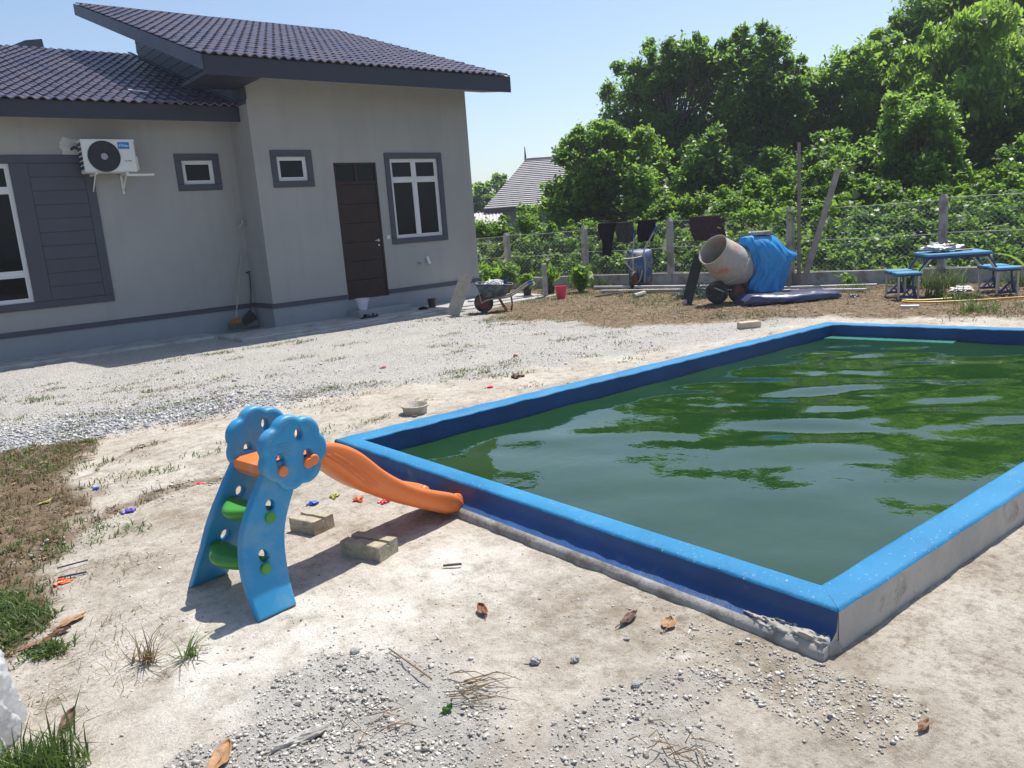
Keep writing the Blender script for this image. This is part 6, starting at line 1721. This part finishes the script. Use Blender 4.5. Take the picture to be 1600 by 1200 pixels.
# young plants along the fence foot and by the house corner
def plant(name, label, x, y, h, n, mat, L, W, group, pot=False):
    t = thing(name, label, 'plant', (x, y, gh(x, y)), 0, group); z0 = 0.0
    if pot:
        MB().lathe([(0, 0), (.07, 0), (.09, .16), (.098, .16), (.095, .145), (.0, .14)], 18).build('pot', 'black_pl', t, smooth=40); z0 = .14
    st = MB(); C = []
    for i in range(n):
        a = random.uniform(0, 6.28); r = random.uniform(.05, .22) * h / .5
        tip = Vector((r * math.cos(a), r * math.sin(a), z0 + h * random.uniform(.6, 1.05)))
        st.tube([(0.02 * math.cos(a), .02 * math.sin(a), z0 - .01), tip * .5 + Vector((0, 0, z0 * .5 + .03)), tip], [.008, .006, .004], 5)
        for k in range(9):
            q = tip.lerp(Vector((0, 0, z0)), random.random() ** 1.6 * .7); C.append((q.x + random.gauss(0, .05), q.y + random.gauss(0, .05), q.z + random.gauss(0, .03)))
    st.build('stems', 'bark', t, smooth=True)
    V = leaf_arrays(np.array(C), L, W, .5)
    b = (np.arange(len(V)) * 4)[:, None]
    arrays_mesh('leaves', V.reshape(-1, 3), np.concatenate([b + np.array([[0, 1, 2]]), b + np.array([[0, 2, 3]])]), mat, np.repeat(RNG.uniform(.4, 1, len(V)), 4), t)
    return t
gp = 'young plants along the fence foot'
plant('potted_plant', 'leafy sapling in a small black pot left of the white pipe', 10.68, 12.45, .30, 9, 'leaf_bright', .16, .07, gp, True)
plant('potted_plant', 'leafy sapling in a black pot right behind the white pipe', 11.25, 12.35, .42, 12, 'leaf_bright', .16, .07, gp, True)
plant('young_plant', 'broad clump of bright saplings behind the pink bucket', 11.75, 11.95, .55, 26, 'leaf_bright', .18, .08, gp)
plant('young_plant', 'bright leafy plant rising behind the dark wheelbarrow', 10.55, 13.5, .65, 26, 'leaf_bright', .18, .08, gp)
plant('young_plant', 'taller leafy plant between house corner and first fence post', 11.1, 13.6, .72, 26, 'leaf_bright', .18, .08, gp)
plant('young_plant', 'small sapling at the plinth left of the picnic table', 13.45, 6.95, .25, 6, 'leaf_mid', .16, .05, gp)
plant('young_plant', 'weedy green shoot growing under the picnic table', 13.55, 6.0, .42, 10, 'leaf_bright', .12, .08, gp)
# banana-like plant at the right edge
t = thing('banana_plant', 'young banana plant with one upright leaf at the right edge', 'plant', (13.9, 4.15, 0), 0)
def bl(base, tip, w, up):
    b, e = Vector(base), Vector(tip)
    d = (e - b); s = d.cross(Vector(up)).normalized()
    def f(u, v):
        q = (v - .5) * 2; ww = w * math.sin(math.pi * min(1, .06 + u * .94)) ** .8
        p = b + d * u + Vector((0, 0, .12 * math.sin(u * math.pi)))
        return tuple(p + s * ww * q + Vector((0, 0, .25 * ww * q * q)))
    return MB().grid(f, 16, 6)
for ba, ti, w_, u_ in (((13.85, 4.25, .1), (13.98, 4.05, 1.0), .12, (.6, .75, 0)), ((13.85, 4.2, .1), (13.5, 4.7, .55), .09, (0, 0, 1)), ((13.9, 4.1, .1), (14.3, 3.6, .6), .10, (0, 0, 1)), ((13.9, 4.15, .1), (13.6, 3.9, .45), .08, (0, 0, 1))):
    o = bl(ba, ti, w_, u_).build('leaf', 'leaf_bright', t, smooth=True, world=True)
    a_ = o.data.attributes.new('tint', 'FLOAT', 'POINT'); a_.data.foreach_set('value', [.7] * len(o.data.vertices))
MB().tube([(13.87, 4.18, 0), (13.87, 4.18, .2)], [.03, .02], 8).build('stem', 'leaf_mid', t, smooth=True, world=True)

# ------------------------------------------------------------------ neighbouring house
nh = thing('neighbour_house', 'neighbouring house with a steep grey tiled roof behind the bushes', 'house', (30.0, 33.5, 0), RV)
# local x right, y away; about 45 m from the viewer
def nl(px, py, D=44.0):
    p = sight(px, py, D); m = MW[nh.name].inverted(); q = m @ Vector(p); return q
e0, r0_, r1_ = nl(757, 334), nl(829, 257), nl(900, 246)
ez, rz_ = e0.z, r0_.z
xw = e0.x; Lx = 9.0; Dp = 6.4
ez = 2.35; rz_ = 5.0
fr0, fr1 = (xw, -1.2), (xw + Lx, -1.2)
rd0, rd1 = (xw + 2.5, 2.3), (xw + Lx, 2.3)
MB().box((xw + .5, -.7, 0), (xw + Lx, 5, ez - .05)).build('wall', 'n_wall', nh)
deck = MB().add([(fr0[0], fr0[1], ez), (fr1[0], fr1[1], ez), (rd1[0], rd1[1], rz_), (rd0[0], rd0[1], rz_), (xw, 5.8, ez), (xw + Lx, 5.8, ez)], [(0, 1, 2, 3), (0, 3, 4), (3, 2, 5, 4)]).build('roof', 'n_roof', nh)
A0, B0, C0, D0 = [Vector((*p, z)) for p, z in ((fr0, ez), (fr1, ez), (rd1, rz_), (rd0, rz_))]
rows = MB(); nr = 24
for i in range(nr):        # tile courses as low overlapping steps
    t0, t1 = i / nr, (i + 1) / nr
    a, b, c, d = A0.lerp(D0, t0), B0.lerp(C0, t0), B0.lerp(C0, t1), A0.lerp(D0, t1)
    n = (B0 - A0).cross(D0 - A0).normalized()
    rows.add([a + n * .07, b + n * .07, c + n * .02, d + n * .02, a + n * .01, b + n * .01], [(0, 1, 2, 3), (4, 5, 1, 0)])
rows.build('tile_courses', 'n_roof', deck)
MB().box((xw, -1.22, ez - .2), (xw + Lx, -1.19, ez)).build('fascia', 'fascia', nh)
MB().tube([rd0 + (rz_,), (rd0[0], rd0[1], rz_ + .75)], [.07, .02], 6).build('finial', 'fascia', deck)
MB().tube([(rd0[0], rd0[1], rz_ + .05), (rd1[0], rd1[1], rz_ + .05)], .10, 6).build('ridge', 'n_roof', deck)
MB().box((xw + 2.0, -.74, .9), (xw + 3.1, -.71, 1.75)).build('window', 'glass', nh)
aw = MB(); n_ = 20
for i in range(n_):
    x0 = xw - .9 + 1.9 * i / n_; x1 = xw - .9 + 1.9 * (i + 1) / n_; zz = (i % 2) * .05
    aw.add([(x0, -3.2, 1.55 + zz), (x1, -3.2, 1.55 + .05 - zz), (x1, -.9, 2.15 + .05 - zz), (x0, -.9, 2.15 + zz)], [(0, 1, 2, 3)])
aw.build('awning', 'zinc', nh)
MB().box((xw - .9, -3.22, 1.35), (xw + 1.0, -3.19, 1.55)).tube([(xw - .8, -3.1, 0), (xw - .8, -3.1, 1.5)], .04, 6).tube([(xw + .9, -3.1, 0), (xw + .9, -3.1, 1.5)], .04, 6).build('awning_frame', 'wood_pale', nh)

# ------------------------------------------------------------------ thin humid haze
hz = MB().box((-330, -330, -2.0), (330, 330, 16.0))
hm = bpy.data.materials.new('haze'); hm.use_nodes = True
hn = hm.node_tree; hn.nodes.clear()
ho = hn.nodes.new('ShaderNodeOutputMaterial'); hv = hn.nodes.new('ShaderNodeVolumePrincipled')
hv.inputs['Color'].default_value = (0.80, 0.88, 1.0, 1); hv.inputs['Density'].default_value = HAZE; hv.inputs['Anisotropy'].default_value = 0.3
hn.links.new(hv.outputs[0], ho.inputs['Volume'])
stuff(hz.build('haze', hm))
